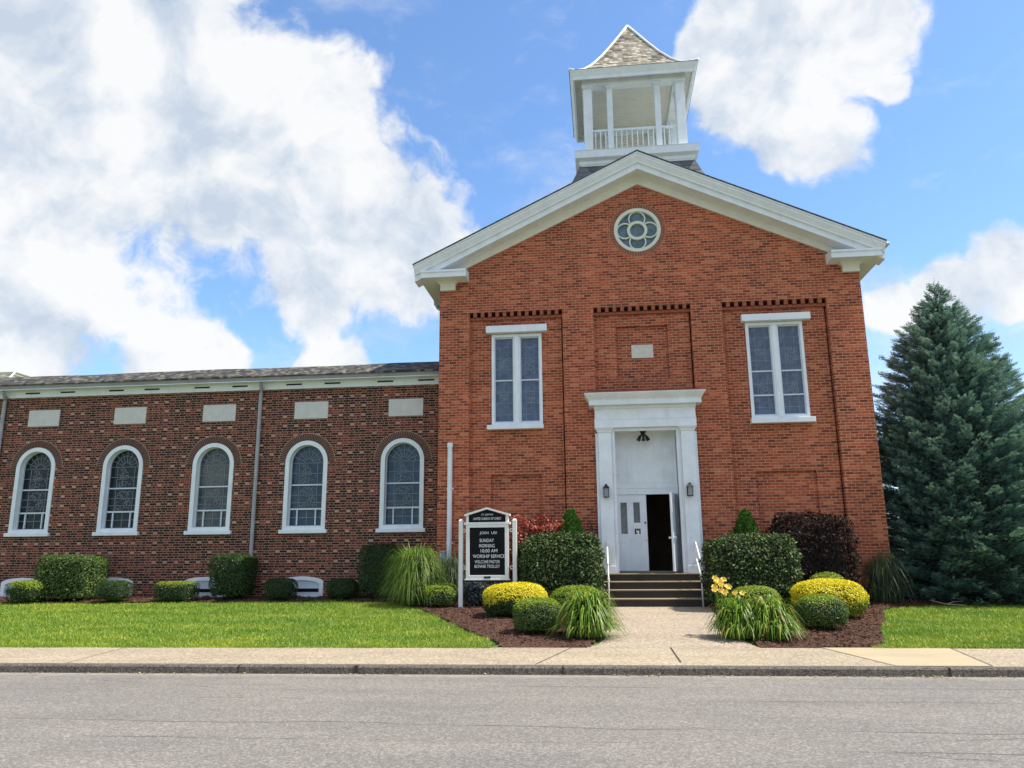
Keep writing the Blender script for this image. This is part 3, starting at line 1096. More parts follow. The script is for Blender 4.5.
def front_window(x0, x1, z0, z1, lint, sill, splits):
    """tall paired sash under a wooden lintel"""
    y = YF + RD
    m = MB()
    o = rect(x0, x1, z0, z1)
    m.ring(o, rect(x0 + .075, x1 - .075, z0 + .07, z1 - .08), y - .03, y + .09)
    cx = (x0 + x1) / 2
    m.box(cx - .095, cx + .095, y - .02, y + .088, z0 + .071, z1 - .081)
    m.box(cx - .055, cx + .055, y - .045, y - .02, z0 + .02, z1 - .03)
    w = m.build('window', 'white', CH, bevel=.006)
    for a, b in ((x0 + .075, cx - .095), (cx + .095, x1 - .075)):
        s = MB()
        s.ring(rect(a, b, z0 + .07, z1 - .08), rect(a + .022, b - .022, z0 + .115, z1 - .11), y + .035, y + .075)
        for zz in splits:
            s.box(a + .022, b - .022, y + .032, y + .072, zz - .018, zz + .018)
        s.build('sash', 'sash', w)
        p = MB()
        p.quad((a, y + .066, z0 + .07), (b, y + .066, z0 + .07), (b, y + .066, z1 - .08), (a, y + .066, z1 - .08))
        p.build('pane', 'pane_front', w)
        ld = MB()
        zz = z0 + .3
        while zz < z1 - .2:
            ld.box(a + .022, b - .022, y + .0615, y + .0655, zz - .004, zz + .004)
            zz += .31
        for xx in (a + (b - a) * .28, a + (b - a) * .72):
            ld.box(xx - .003, xx + .003, y + .0618, y + .0652, z0 + .12, z1 - .12)
        rr = random.Random(int(a * 100))
        for c0 in (z0 + (z1 - z0) * .68, z0 + (z1 - z0) * .30):
            for k in range(7):
                ux, uz, r = (a + b) / 2 + rr.uniform(-.09, .09), c0 + rr.uniform(-.14, .14), rr.uniform(.03, .08)
                ld.ring(circle(ux, uz, r, 10), circle(ux, uz, r - .007, 10), y + .0625, y + .0655)
        ld.build('lead_lattice', 'lead', w)
    l = MB()
    l.box(lint[0], lint[1], YF - .05, y + .09, lint[2], lint[3])
    l.build('lintel', 'white', w, bevel=.008)
    s = MB()
    s.box(sill[0], sill[1], YF - .045, y + .09, sill[2], sill[3])
    s.build('sill', 'white', w, bevel=.008)


front_window(-2.87, -1.50, 4.985, 7.50, (-3.005, -1.345, 7.52, 7.71), (-2.98, -1.475, 4.865, 4.98), [6.22])
front_window(3.885, 5.34, 4.985, 7.545, (3.785, 5.53, 7.555, 7.74), (3.84, 5.425, 4.845, 4.975), [6.24, 5.60])


def portal():
    P = empty_part('portal', CH)
    # pilasters with flared caps
    for a, b, oa, ob in ((-.06, .27, -.13, -.062), (2.03, 2.365, 2.367, 2.43)):
        m = MB()
        m.box(a, b, 19.72, 20.03, 1.152, 4.66)
        m.box(min(oa, ob), max(oa, ob), 19.80, 20.03, 1.152, 4.66)
        rings = []
        for z, g in ((4.66, .0), (4.675, .02), (4.70, .02), (4.775, .075)):
            rings.append([(a - g, 19.72 - g, z), (b + g, 19.72 - g, z), (b + g, 20.03, z), (a - g, 20.03, z)])
        m.loft(rings)
        m.box(a - .012, b + .012, 19.703, 19.722, 1.152, 1.33)
        m.build('pilaster', 'white', P, bevel=.005)
    c = MB()
    c.box(.272, .36, 19.80, 20.50, 1.152, 4.778)
    c.box(1.92, 2.028, 19.80, 20.50, 1.152, 4.778)
    c.box(.36, 1.92, 19.80, 19.86, 4.70, 4.778)
    c.box(.36, 1.92, 19.86, 20.50, 4.755, 4.79)
    c.box(.30, .325, 19.785, 19.80, 1.152, 4.76)
    c.box(1.955, 1.985, 19.785, 19.80, 1.152, 4.76)
    c.build('door_casing', 'white', P, bevel=.004)
    e = MB()
    e.box(-.14, 2.43, 19.68, 20.02, 4.78, 4.985)
    e.box(-.145, 2.435, 19.672, 20.02, 4.985, 5.005)
    e.box(-.13, 2.42, 19.69, 20.02, 5.005, 5.27)
    e.box(-.15, 2.44, 19.66, 20.02, 5.27, 5.345)
    e.build('entablature', 'white', P, bevel=.004)
    k = MB()
    rings = []
    for z, g, y in ((5.345, .14, 19.50), (5.475, .14, 19.50), (5.485, .16, 19.48), (5.50, .16, 19.48), (5.52, .18, 19.45), (5.62, .245, 19.36), (5.645, .25, 19.355)):
        rings.append([(-.13 - g, y, z), (2.42 + g, y, z), (2.42 + g, 20.0, z), (-.13 - g, 20.0, z)])
    k.loft(rings)
    k.build('portal_cornice', 'white', P)
    r = MB()
    r.add([(-.385, 19.35, 5.646), (2.675, 19.35, 5.646), (2.56, 20.0, 5.80), (-.27, 20.0, 5.80), (-.385, 19.35, 5.660), (2.675, 19.35, 5.660), (2.56, 20.0, 5.815), (-.27, 20.0, 5.815)],
          [(0, 1, 2, 3), (4, 5, 6, 7), (0, 1, 5, 4), (1, 2, 6, 5), (3, 0, 4, 7)])
    r.build('portal_roof', 'portal_roof', P)
    t = MB()
    y = 20.40
    t.box(.36, 1.92, y, y + .06, 3.12, 4.756)
    for x0, x1 in ((.44, .72), (.80, 1.10), (1.18, 1.48), (1.56, 1.84)):
        t.ring(rect(x0, x1, 3.42, 4.62), rect(x0 + .03, x1 - .03, 3.45, 4.59), y - .014, y)
    t.box(.36, 1.92, y - .03, y, 3.12, 3.20)
    t.box(.36, 1.92, y - .022, y, 3.28, 3.33)
    t.build('transom_panel', 'white', P)
    th = MB()
    th.box(.37, 1.91, 20.25, 20.50, 1.155, 1.19)
    th.build('threshold', 'step_concrete', P)


def empty_part(name, parent):
    o = bpy.data.objects.new(name, None)
    o.empty_display_size = .2
    link(o, parent)
    return o


portal()


def doors():
    y = 20.40
    d = MB()
    x0, x1, z0, z1 = .365, 1.12, 1.195, 3.115
    wins = [rect(x0 + .085, x0 + .26, 2.12, 2.92), rect(x0 + .42, x0 + .585, 2.40, 2.92)]
    d.plate(rect(x0, x1, z0, z1), wins, y, .04)
    d.box(x0, x1, y + .041, y + .05, z0, z1)
    for a, b, c, e in ((x0 + .07, x0 + .33, 1.30, 1.48), (x0 + .40, x0 + .66, 1.30, 1.48), (x0 + .07, x0 + .33, 1.52, 1.93), (x0 + .40, x0 + .66, 1.52, 1.93),
                       (x0 + .07, x0 + .275, 2.07, 2.94), (x0 + .40, x0 + .605, 2.07, 2.94)):
        d.ring(rect(a, b, c, e), rect(a + .02, b - .02, c + .02, e - .02), y - .008, y)
    o = d.build('door', 'white', CH)
    for w in wins:
        p = MB()
        p.quad((w[0][0] - .004, y + .03, w[0][1]), (w[1][0] + .004, y + .03, w[1][1]), (w[2][0] + .004, y + .03, w[2][1]), (w[3][0] - .004, y + .03, w[3][1]))
        p.build('pane', 'pane_door', o)
    n = MB()
    n.box(x0 + .415, x0 + .59, y - .006, y - .001, 2.28, 2.39)
    n.build('notice', 'paper', o)
    n = MB()
    n.box(x0 + .42, x0 + .585, y - .006, y - .001, 2.09, 2.27)
    n.cur = 1
    for a, b, c, e in ((.43, .47, 2.11, 2.25), (.545, .58, 2.11, 2.25), (.475, .54, 2.20, 2.25), (.475, .495, 2.11, 2.16)):
        n.box(x0 + a, x0 + b, y - .008, y - .0065, c, e)
    n.build('poster', ['paper', 'black'], o)
    n = MB()
    n.box(x0 + .10, x0 + .25, y - .006, y - .001, 2.075, 2.11)
    n.build('notice', 'paper', o)
    k = MB()
    k.box(x1 - .075, x1 - .025, y - .03, y - .002, 2.29, 2.43)
    k.cur = 1
    k.box(x1 - .07, x1 - .03, y - .036, y - .03, 2.37, 2.42)
    k.build('keypad_lock', ['paper', 'black'], o)
    k = MB()
    k.tube([(x1 - .05, y, 1.99), (x1 - .05, y - .03, 1.99), (x1 - .05, y - .05, 1.99)], [.035, .02, .028], 10)
    k.build('knob', 'nickel', o)
    # the other leaf stands open towards the street
    d = MB()
    hx, hy = 1.905, 20.36
    ex, ey = 1.70, 19.63
    n = Vector((ey - hy, hx - ex, 0)).normalized() * .045

    def at(s, z, off=0.0):
        return (hx + (ex - hx) * s + n.x * off / .045, hy + (ey - hy) * s + n.y * off / .045, z)
    for a, b, c, e in ((0, .16, z0, z1), (.34, .62, z0, z1), (.80, 1, z0, z1), (.16, .34, z0, 2.12), (.16, .34, 2.92, z1), (.62, .80, z0, 2.12), (.62, .80, 2.92, z1)):
        d.add([at(a, c), at(b, c), at(b, e), at(a, e), at(a, c, .045), at(b, c, .045), at(b, e, .045), at(a, e, .045)],
              [(0, 1, 2, 3), (7, 6, 5, 4), (0, 4, 5, 1), (1, 5, 6, 2), (2, 6, 7, 3), (3, 7, 4, 0)])
    o = tag(d.build('door', 'white', CH), 'right-hand white door leaf standing open')
    p = MB()
    for a, b in ((.16, .34), (.62, .80)):
        p.quad(at(a, 2.12, .02), at(b, 2.12, .02), at(b, 2.92, .02), at(a, 2.92, .02))
    p.build('pane', 'pane_door', o)
    k = MB()
    c0 = Vector(at(.95, 2.0, 0))
    c1 = Vector(at(.95, 2.0, -.07))
    c2 = Vector(at(.95, 2.0, .115))
    k.tube([c0, c1], [.02, .035], 10)
    k.tube([c0, c2], [.02, .035], 10)
    k.build('knob', 'nickel', o)


doors()


def lantern(cx):
    z = 3.0
    y = 19.60
    m = MB()
    m.box(cx - .05, cx + .05, 19.702, 19.718, z + .04, z + .30)
    m.tube([(cx, 19.71, z + .27), (cx, 19.66, z + .33), (cx, y, z + .31)], .012, 6)
    for z0, z1, a, b in ((z + .235, z + .30, .088, .035), (z + .30, z + .335, .03, .03)):
        m.loft([[(cx - a, y - a, z0), (cx + a, y - a, z0), (cx + a, y + a, z0), (cx - a, y + a, z0)], [(cx - b, y - b, z1), (cx + b, y - b, z1), (cx + b, y + b, z1), (cx - b, y + b, z1)]])
    m.box(cx - .062, cx + .062, y - .062, y + .062, z, z + .02)
    for sx in (-1, 1):
        for sy in (-1, 1):
            m.box(cx + sx * .062 - .007, cx + sx * .062 + .007, y + sy * .062 - .007, y + sy * .062 + .007, z + .01, z + .236)
    o = m.build('wall_lantern', 'black', CH)
    g = MB()
    g.box(cx - .053, cx + .053, y - .053, y + .053, z + .021, z + .234)
    g.build('lamp_glass', 'lamp_glass', o)


lantern(.10)
lantern(2.16)


def flood():
    m = MB()
    x, y, z = 1.10, 20.10, 4.752
    m.tube([(x, y, z), (x, y, z - .03), (x, y, z - .09), (x, y, z - .12)], [.085, .085, .05, .04], 12)
    m.build('porch_light', 'black', CH)
    o = CH.children[-1]
    for dx, dy in ((-.12, -.03), (.12, -.03), (.0, -.12)):
        h = MB()
        h.tube([(x, y, z - .10), (x + dx * .5, y + dy * .5, z - .13), (x + dx * .7, y + dy * .7, z - .17), (x + dx * 1.1, y + dy * 1.1, z - .27)], [.014, .022, .038, .055], 10)
        h.build('lamp_head', 'black', o)


flood()


def wall_fittings():
    m = MB()
    m.tube([(-3.96, 19.93, .6), (-3.96, 19.93, 4.44)], .066, 12)
    m.tube([(-3.96, 19.93, 4.40), (-3.96, 19.93, 4.52)], .078, 12)
    for z in (1.9, 3.3):
        m.box(-4.05, -3.87, 19.985, 20.002, z, z + .05)
    m.build('standpipe', 'white', CH, smooth=False)
    b = MB()
    b.box(-4.20, -4.05, 19.90, 20.0, 1.42, 1.72)
    b.box(-4.205, -4.045, 19.885, 19.90, 1.69, 1.73)
    b.build('meter_box', 'meter', CH, bevel=.01)


wall_fittings()


def belfry():
    X0, X1, Y0, Y1 = -.57, 3.27, 21.0, 24.9
    cx, cy = 1.35, 22.95
    B = empty_part('belfry', CH)

    def sq(hx, hy, z):
        return [(cx - hx, cy - hy, z), (cx + hx, cy - hy, z), (cx + hx, cy + hy, z), (cx - hx, cy + hy, z)]
    hw, hd = 1.92, 1.95
    # slate skirt that flares onto the roof
    m = MB()
    m.loft([sq(2.10, 1.85, 11.2), sq(2.0, 1.82, 12.3), sq(1.87, 1.70, 12.6), sq(1.70, 1.58, 13.03)], cap=False)
    m.build('slate_skirt', 'slate', B)
    m = MB()
    m.loft([sq(1.66, 1.58, 12.99), sq(1.68, 1.60, 13.04), sq(1.71, 1.62, 13.06), sq(1.71, 1.62, 13.16), sq(1.79, 1.71, 13.20), sq(1.82, 1.745, 13.22), sq(1.825, 1.75, 13.44), sq(1.84, 1.765, 13.46), sq(1.80, 1.72, 13.475)])
    m.build('base_cornice', 'white', B)
    # posts: two on each corner side
    xs = [-.05, .62, 2.06, 2.74]
    ysd = [21.48, 22.15, 23.75, 24.42]
    done = set()
    for i, x in enumerate(xs):
        for j, y in enumerate(ysd):
            if (i in (1, 2) and j in (1, 2)):
                continue
            corner = i in (0, 3) and j in (0, 3)
            h = .13 if corner else .085
            p = MB()
            p.box(x - h, x + h, y - h, y + h, 13.473, 15.60)
            p.box(x - h - .025, x + h + .025, y - h - .025, y + h + .025, 15.60, 15.625)
            p.box(x - h - .045, x + h + .045, y - h - .045, y + h + .045, 15.625, 15.70)
            p.build('post', 'white', B, bevel=.006)
    # beams and ceiling
    m = MB()
    e = .17
    for a in ((xs[0] - e, xs[3] + e, ysd[0] - e, ysd[0] + e), (xs[0] - e, xs[3] + e, ysd[3] - e, ysd[3] + e)):
        m.box(a[0], a[1], a[2], a[3], 15.702, 15.93)
    for a in ((xs[0] - e, xs[0] + e), (xs[3] - e, xs[3] + e)):
        m.box(a[0], a[1], ysd[0] + e + .002, ysd[3] - e - .002, 15.702, 15.93)
    m.build('beam', 'white', B)
    m = MB()
    m.box(X0 + .16, X1 - .16, Y0 + .16, Y1 - .16, 15.932, 15.96)
    y = Y0 + .2
    while y < Y1 - .2:                                   # beaded boards
        m.box(X0 + .17, X1 - .17, y, y + .10, 15.922, 15.931)
        y += .115
    m.build('ceiling_boards', 'cream', B)
    # boarded back of the bell stage
    m = MB()
    y = ysd[3]
    z = 13.475
    while z < 15.60:
        m.add([(xs[0], y - .02, z), (xs[3], y - .02, z), (xs[3], y + .0, z + .145), (xs[0], y + .0, z + .145), (xs[0], y + .03, z), (xs[3], y + .03, z), (xs[3], y + .03, z + .145), (xs[0], y + .03, z + .145)],
              [(0, 1, 2, 3), (4, 5, 6, 7), (0, 1, 5, 4), (3, 2, 6, 7)])
        z += .148
    m.build('back_boarding', 'cream', B)
    # railings
    for a, b in ((xs[0] + .13, xs[1] - .085), (xs[1] + .085, xs[2] - .085), (xs[2] + .085, xs[3] - .13)):
        m = MB()
        y = ysd[0]
        m.box(a, b, y - .035, y + .035, 14.19, 14.245)
        m.box(a, b, y - .025, y + .025, 13.56, 13.60)
        n = max(3, int((b - a) / .15))
        for k in range(n):
            x = a + (b - a) * (k + .5) / n
            m.box(x - .018, x + .018, y - .018, y + .018, 13.602, 14.188)
        m.build('railing', 'white', B)
    for x in (xs[0], xs[3]):
        for a, b in ((ysd[0] + .13, ysd[1] - .085), (ysd[1] + .085, ysd[2] - .085), (ysd[2] + .085, ysd[3] - .13)):
            m = MB()
            m.box(x - .035, x + .035, a, b, 14.19, 14.245)
            m.box(x - .025, x + .025, a, b, 13.56, 13.60)
            n = max(3, int((b - a) / .15))
            for k in range(n):
                yy = a + (b - a) * (k + .5) / n
                m.box(x - .018, x + .018, yy - .018, yy + .018, 13.602, 14.188)
            m.build('railing', 'white', B)
    # overhanging eave
    m = MB()
    m.loft([sq(hw - .15, hd - .15, 15.79), sq(hw - .09, hd - .09, 15.775), sq(hw - .085, hd - .085, 15.87), sq(hw - .04, hd - .04, 15.95), sq(hw, hd, 16.03), sq(hw, hd, 16.06)], cap=False)
    m.loft([sq(hw - .15, hd - .15, 15.79), sq(hw - .16, hd - .16, 15.925)], cap=False)
    m.build('eave_cornice', 'white', B)
    # bell-cast pyramid roof
    prof = [(0, 16.062), (.10, 16.13), (.237, 16.34), (.368, 16.66), (.548, 17.22), (.71, 17.80), (.86, 18.36), (.995, 18.87)]
    m = MB()
    m.loft([sq((hw + .02) * (1 - t), (hd + .02) * (1 - t), z) for t, z in prof])
    rf = m.build('belfry_roof', 'pale_slate', B)
    for sx in (-1, 1):
        for sy in (-1, 1):
            m = MB()
            m.tube([(cx + sx * (hw + .02) * (1 - t), cy + sy * (hd + .02) * (1 - t), z + .012) for t, z in prof], .045, 6)
            m.build('hip_flashing', 'flash', rf, smooth=True)


belfry()

# ------------------------------------------------------------------ the low wing
YW = 21.2
WG = empty('church_wing', (-11.2, YW, .5), 'long low dark brick wing with five round-arched leaded windows beside the church', 'building')
WC = [-16.77, -13.99, -11.19, -8.38, -5.57]
WX0, WX1 = -30.0, XL


def wing_body():
    m = MB()
    holes = [arch(c, .62, 2.36, 4.25) for c in WC] + [arch(c, .63, .35, .93, 10, .15) for c in WC]
    m.plate([(WX0, 0), (WX1, 0), (WX1, 6.45), (WX0, 6.45)], holes, YW, .22)
    m.quad((WX0, YW, 0), (WX0, 30, 0), (WX0, 30, 6.45), (WX0, YW, 6.45))
    m.quad((WX0, 30, 0), (WX1, 30, 0), (WX1, 30, 6.45), (WX0, 30, 6.45))
    m.build('wall', 'wing_brick', WG)
    f = MB()
    f.box(WX0 - .1, WX1 - .003, YW - .06, YW + .05, 6.41, 6.615)
    fa = f.build('fascia', 'white', WG)
    f = MB()
    f.box(WX0 - .1, WX1 - .003, 20.86, YW - .062, 6.60, 6.62)
    f.build('soffit', 'white', WG)
    for x in [-17.37, -16.22, -14.65, -13.51, -11.93, -10.75, -9.09, -7.93, -6.35, -5.15, -19.0, -20.4]:
        v = MB()
        v.box(x, x + .47, YW - .066, YW - .058, 6.515, 6.56)
        v.build('vent', 'slot', fa)
    g = MB()
    rings = []
    for x in np.linspace(WX0 - .1, WX1 - .004, 40):
        w = .006 * math.sin(x * 1.7)
        rings.append([(x, 20.98, 6.62 + w), (x, 20.90, 6.63 + w), (x, 20.86, 6.70 + w), (x, 20.84, 6.765 + w), (x, 20.86, 6.765 + w), (x, 20.88, 6.70 + w), (x, 20.98, 6.68 + w)])
    g.loft(rings)
    gut = g.build('gutter', 'gutter', WG)
    for x in (-9.85, -18.02):
        d = MB()
        d.tube([(x + .06, 20.93, 6.64), (x + .06, 20.95, 6.55), (x + .03, 21.08, 6.42), (x, 21.13, 6.3), (x, 21.13, .75), (x - .02, 21.08, .62), (x - .03, 20.95, .55)], .055, 10)
        for z in (1.6, 3.4, 5.2):
            d.box(x - .075, x + .075, 21.125, 21.198, z, z + .03)
        d.build('downspout', 'gutter', gut, smooth=False)
    r = MB()
    nx = 30
    xs = np.linspace(WX0 - .3, WX1 - .003, nx)
    rows = [(20.82, 6.765), (21.80, 7.235), (30.4, 7.20)]
    vs = []
    for x in xs:
        for y, z in rows:
            vs.append((x, y, z + .012 * math.sin(x * .9) + .006 * math.sin(x * 2.3 + y)))
        for y, z in rows:
            vs.append((x, y, z - .05))
    fs = []
    for i in range(nx - 1):
        a, b = i * 6, (i + 1) * 6
        fs += [(a, b, b + 1, a + 1), (a + 1, b + 1, b + 2, a + 2), (a + 3, a + 4, b + 4, b + 3), (a + 4, a + 5, b + 5, b + 4), (a, a + 3, b + 3, b), (a + 2, b + 2, b + 5, a + 5)]
    r.add(vs, fs)
    r.build('roof', 'wing_roof', WG)
    h = MB()      # taller hipped roof at the far end of the wing
    a, b, z0, z1 = -30.0, -18.75, 7.19, 7.70
    h.add([(a, 22.0, z0), (b, 22.0, z0), (b, 28, z0), (a, 28, z0), (a, 22.9, z1), (b - .55, 22.9, z1), (b - .55, 27, z1), (a, 27, z1)],
          [(0, 1, 5, 4), (1, 2, 6, 5), (2, 3, 7, 6), (4, 5, 6, 7), (0, 4, 7, 3)])
    hr = h.build('rear_roof', 'rear_roof', WG)
    h = MB()
    h.tube([(a, 22.9, z1), (b - .55, 22.9, z1), (b - .02, 22.0, z0 + .02)], .035, 6)
    h.build('ridge_cap', 'stone', hr)
    for c in WC:
        s = MB()
        s.box(c - .50 + .06, c + .51 + .06, YW - .02, YW + .05, 5.515, 6.015)
        s.build('stone_panel', 'stone', WG, bevel=.008)


wing_body()


def wing_window(i, c):
    y = YW
    m = MB()
    m.ring(arch(c, .625, 2.36, 4.25, 24), arch(c, .505, 2.45, 4.25, 24), y - .03, y + .20)
    w = m.build('window', 'white', WG)
    m = MB()
    o, n_ = arch(c, .51, 2.45, 4.25, 24), None
    m.add([(px, y + .185, pz) for px, pz in o], [tuple(range(len(o)))])
    m.build('pane', ('pane_wing', 'pane_wing', 'pane_warm', 'pane_blue', 'pane_blue')[i], w, recalc=False)
    s = MB()
    s.box(c - .70, c + .70, y - .10, y + .20, 2.25, 2.358)
    s.build('sill', 'white', w, bevel=.01)
    # sash bars
    b = MB()
    yb0, yb1 = y + .13, y + .18
    b.ring(arch(c, .51, 2.45, 4.25, 24), arch(c, .488, 2.472, 4.25, 24), yb0, yb1)
    b.box(c - .475, c + .475, yb0 + .002, yb1, 3.60, 3.64)
    b.box(c - .475, c + .475, yb0 + .002, yb1, 2.915, 2.96)
    b.box(c - .29, c - .255, yb0 + .002, yb1, 2.487, 2.913)
    b.box(c + .255, c + .29, yb0 + .002, yb1, 2.487, 2.913)
    b.build('sash_bars', 'sash', w)
    # lead cames of the stained glass
    l = MB()
    ya, yz = y + .172, y + .184

    def bar(x0, z0, x1, z1, h=.006):
        d = Vector((x1 - x0, z1 - z0)).normalized()
        nx, nz = -d.y * h, d.x * h
        q = [(x0 + nx, z0 + nz), (x1 + nx, z1 + nz), (x1 - nx, z1 - nz), (x0 - nx, z0 - nz)]
        l.add([(px, ya, pz) for px, pz in q] + [(px, yz, pz) for px, pz in q], [(0, 1, 2, 3), (0, 4, 5, 1), (1, 5, 6, 2), (2, 6, 7, 3), (3, 7, 4, 0)])
    for k in range(1, 8):
        a = math.pi * k / 8
        bar(c + .13 * math.cos(a), 4.25 + .13 * math.sin(a), c + .475 * math.cos(a), 4.25 + .475 * math.sin(a))
    for r in (.13, .33):
        p = [(c + r * math.cos(math.pi * k / 14), 4.25 + r * math.sin(math.pi * k / 14)) for k in range(15)]
        for q in range(14):
            bar(*p[q], *p[q + 1])
    for z in (4.25, 3.95, 3.33, 3.12, 2.70):
        bar(c - .475, z, c + .475, z)
    for x in (-.27, .27):
        bar(c + x, 2.96, c + x, 4.25)
    bar(c, 2.5, c, 2.92)
    rr = random.Random(11)
    for z0, n in ((4.02, 12), (3.80, 10), (3.42, 12), (3.20, 12), (3.05, 6)):
        for k in range(n):
            ux, uz, r = c + rr.uniform(-.2, .2), z0 + rr.uniform(-.1, .1), rr.uniform(.03, .085)
            t0, t1 = rr.uniform(0, 6.28), rr.uniform(2, 5)
            p = [(ux + r * math.cos(t0 + t1 * q / 6), uz + r * math.sin(t0 + t1 * q / 6)) for q in range(7)]
            for q in range(6):
                bar(*p[q], *p[q + 1], .005)
    l.build('lead_lattice', 'lead', w)
    # arch of bricks on edge
    a = MB()
    n = 46
    for k in range(n):
        a0, a1 = math.pi * (k + .12) / n, math.pi * (k + .88) / n
        q = [(c + r * math.cos(t), 4.25 + r * math.sin(t)) for r, t in ((.628, a0), (.628, a1), (.83, a1), (.83, a0))]
        a.add([(px, y - .010, pz) for px, pz in q] + [(px, y + .01, pz) for px, pz in q], [(0, 1, 2, 3), (0, 4, 5, 1), (1, 5, 6, 2), (2, 6, 7, 3), (3, 7, 4, 0)])
    ab = a.build('brick_arch', 'arch_brick', WG)
    a = MB()
    out = [(c + .845 * math.cos(math.pi * k / 30), 4.25 + .845 * math.sin(math.pi * k / 30)) for k in range(31)]
    inn = [(c + .622 * math.cos(math.pi * k / 30), 4.25 + .622 * math.sin(math.pi * k / 30)) for k in range(31)]
    a.add([(px, y - .004, pz) for px, pz in out + inn], [(k, k + 1, 32 + k, 31 + k) for k in range(30)])
    a.build('arch_mortar', 'mortar', ab)


for i, c in enumerate(WC):
    wing_window(i, c)


def basement_window(c):
    y = YW
    m = MB()
    o = arch(c, .635, .50, .93, 12, .15)
    q = arch(c, .52, .55, .86, 12, .12)
    m.ring(o, q, y - .05, y + .15)
    w = m.build('basement_window', 'white', WG)
    m = MB()
    m.box(c - .52, c + .52, y + .0, y + .05, .78, .985)
    m.box(c - .52, c + .52, y - .02, y + .06, .755, .78)
    m.build('header_panel', 'sash', w)
    m = MB()
    m.quad((c - .52, y + .10, .55), (c + .52, y + .10, .55), (c + .52, y + .10, .98), (c - .52, y + .10, .98))
    m.build('pane', 'pane_base', w)
    m = MB()
    m.box(c - .52, c + .52, y - .01, y + .09, .55, .655)
    m.box(c - .66, c + .66, y - .09, y + .1, .46, .50)
    m.build('sill', 'sash', w)


for c in WC[:-1]:
    basement_window(c + .02)


# ------------------------------------------------------------------ entrance steps and rails
def steps():
    S = empty('entrance_steps', (1.15, 19.5, .41), 'four stone steps with pale treads and shade-darkened risers rising to the church door', 'steps')
    ys = [18.90, 19.16, 19.42, 19.66]
    zs = [.595, .785, .97, 1.15]
    x0, x1 = -.32, 2.55
    r = MB()
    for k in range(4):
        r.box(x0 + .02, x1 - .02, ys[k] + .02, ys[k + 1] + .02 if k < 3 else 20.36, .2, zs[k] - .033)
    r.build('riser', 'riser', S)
    for k in range(4):
        t = MB()
        t.box(x0, x1, ys[k], (ys[k + 1] + .02) if k < 3 else 20.24, zs[k] - .032, zs[k])
        t.build('tread', 'step_concrete', S, bevel=.012)


steps()


def handrail(x, side, label):
    H = empty('handrail', (x, 18.86, ground_z(18.86)), label, 'handrail', 'handrails beside the entrance steps')
    zb = ground_z(18.86) + .01
    m = MB()
    m.tube([(x, 18.88, zb), (x, 18.88, 1.42)], .022, 8)
    m.build('post', 'steel', H, smooth=True)
    m = MB()
    m.tube([(x, 19.74, 1.15), (x, 19.74, 1.90)], .022, 8)
    m.build('post', 'steel', H, smooth=True)
    m = MB()
    m.tube([(x, 18.80, 1.37), (x, 18.88, 1.42), (x, 19.72, 1.89), (x, 19.80, 1.90)], .022, 8)
    m.build('top_rail', 'steel', H, smooth=True)
    m = MB()
    m.tube([(x, 18.88, 1.02), (x, 19.74, 1.50)], .019, 8)
    m.build('lower_rail', 'steel', H, smooth=True)
    m = MB()
    m.tube([(x, 18.88, .99), (x, 18.88, 1.06)], .034, 8)
    m.build('collar', 'steel', H)


handrail(.075, -1, 'thin white pipe handrail at the steps beside the closed door leaf')
handrail(2.235, 1, 'thin white pipe handrail at the steps beside the open door leaf')


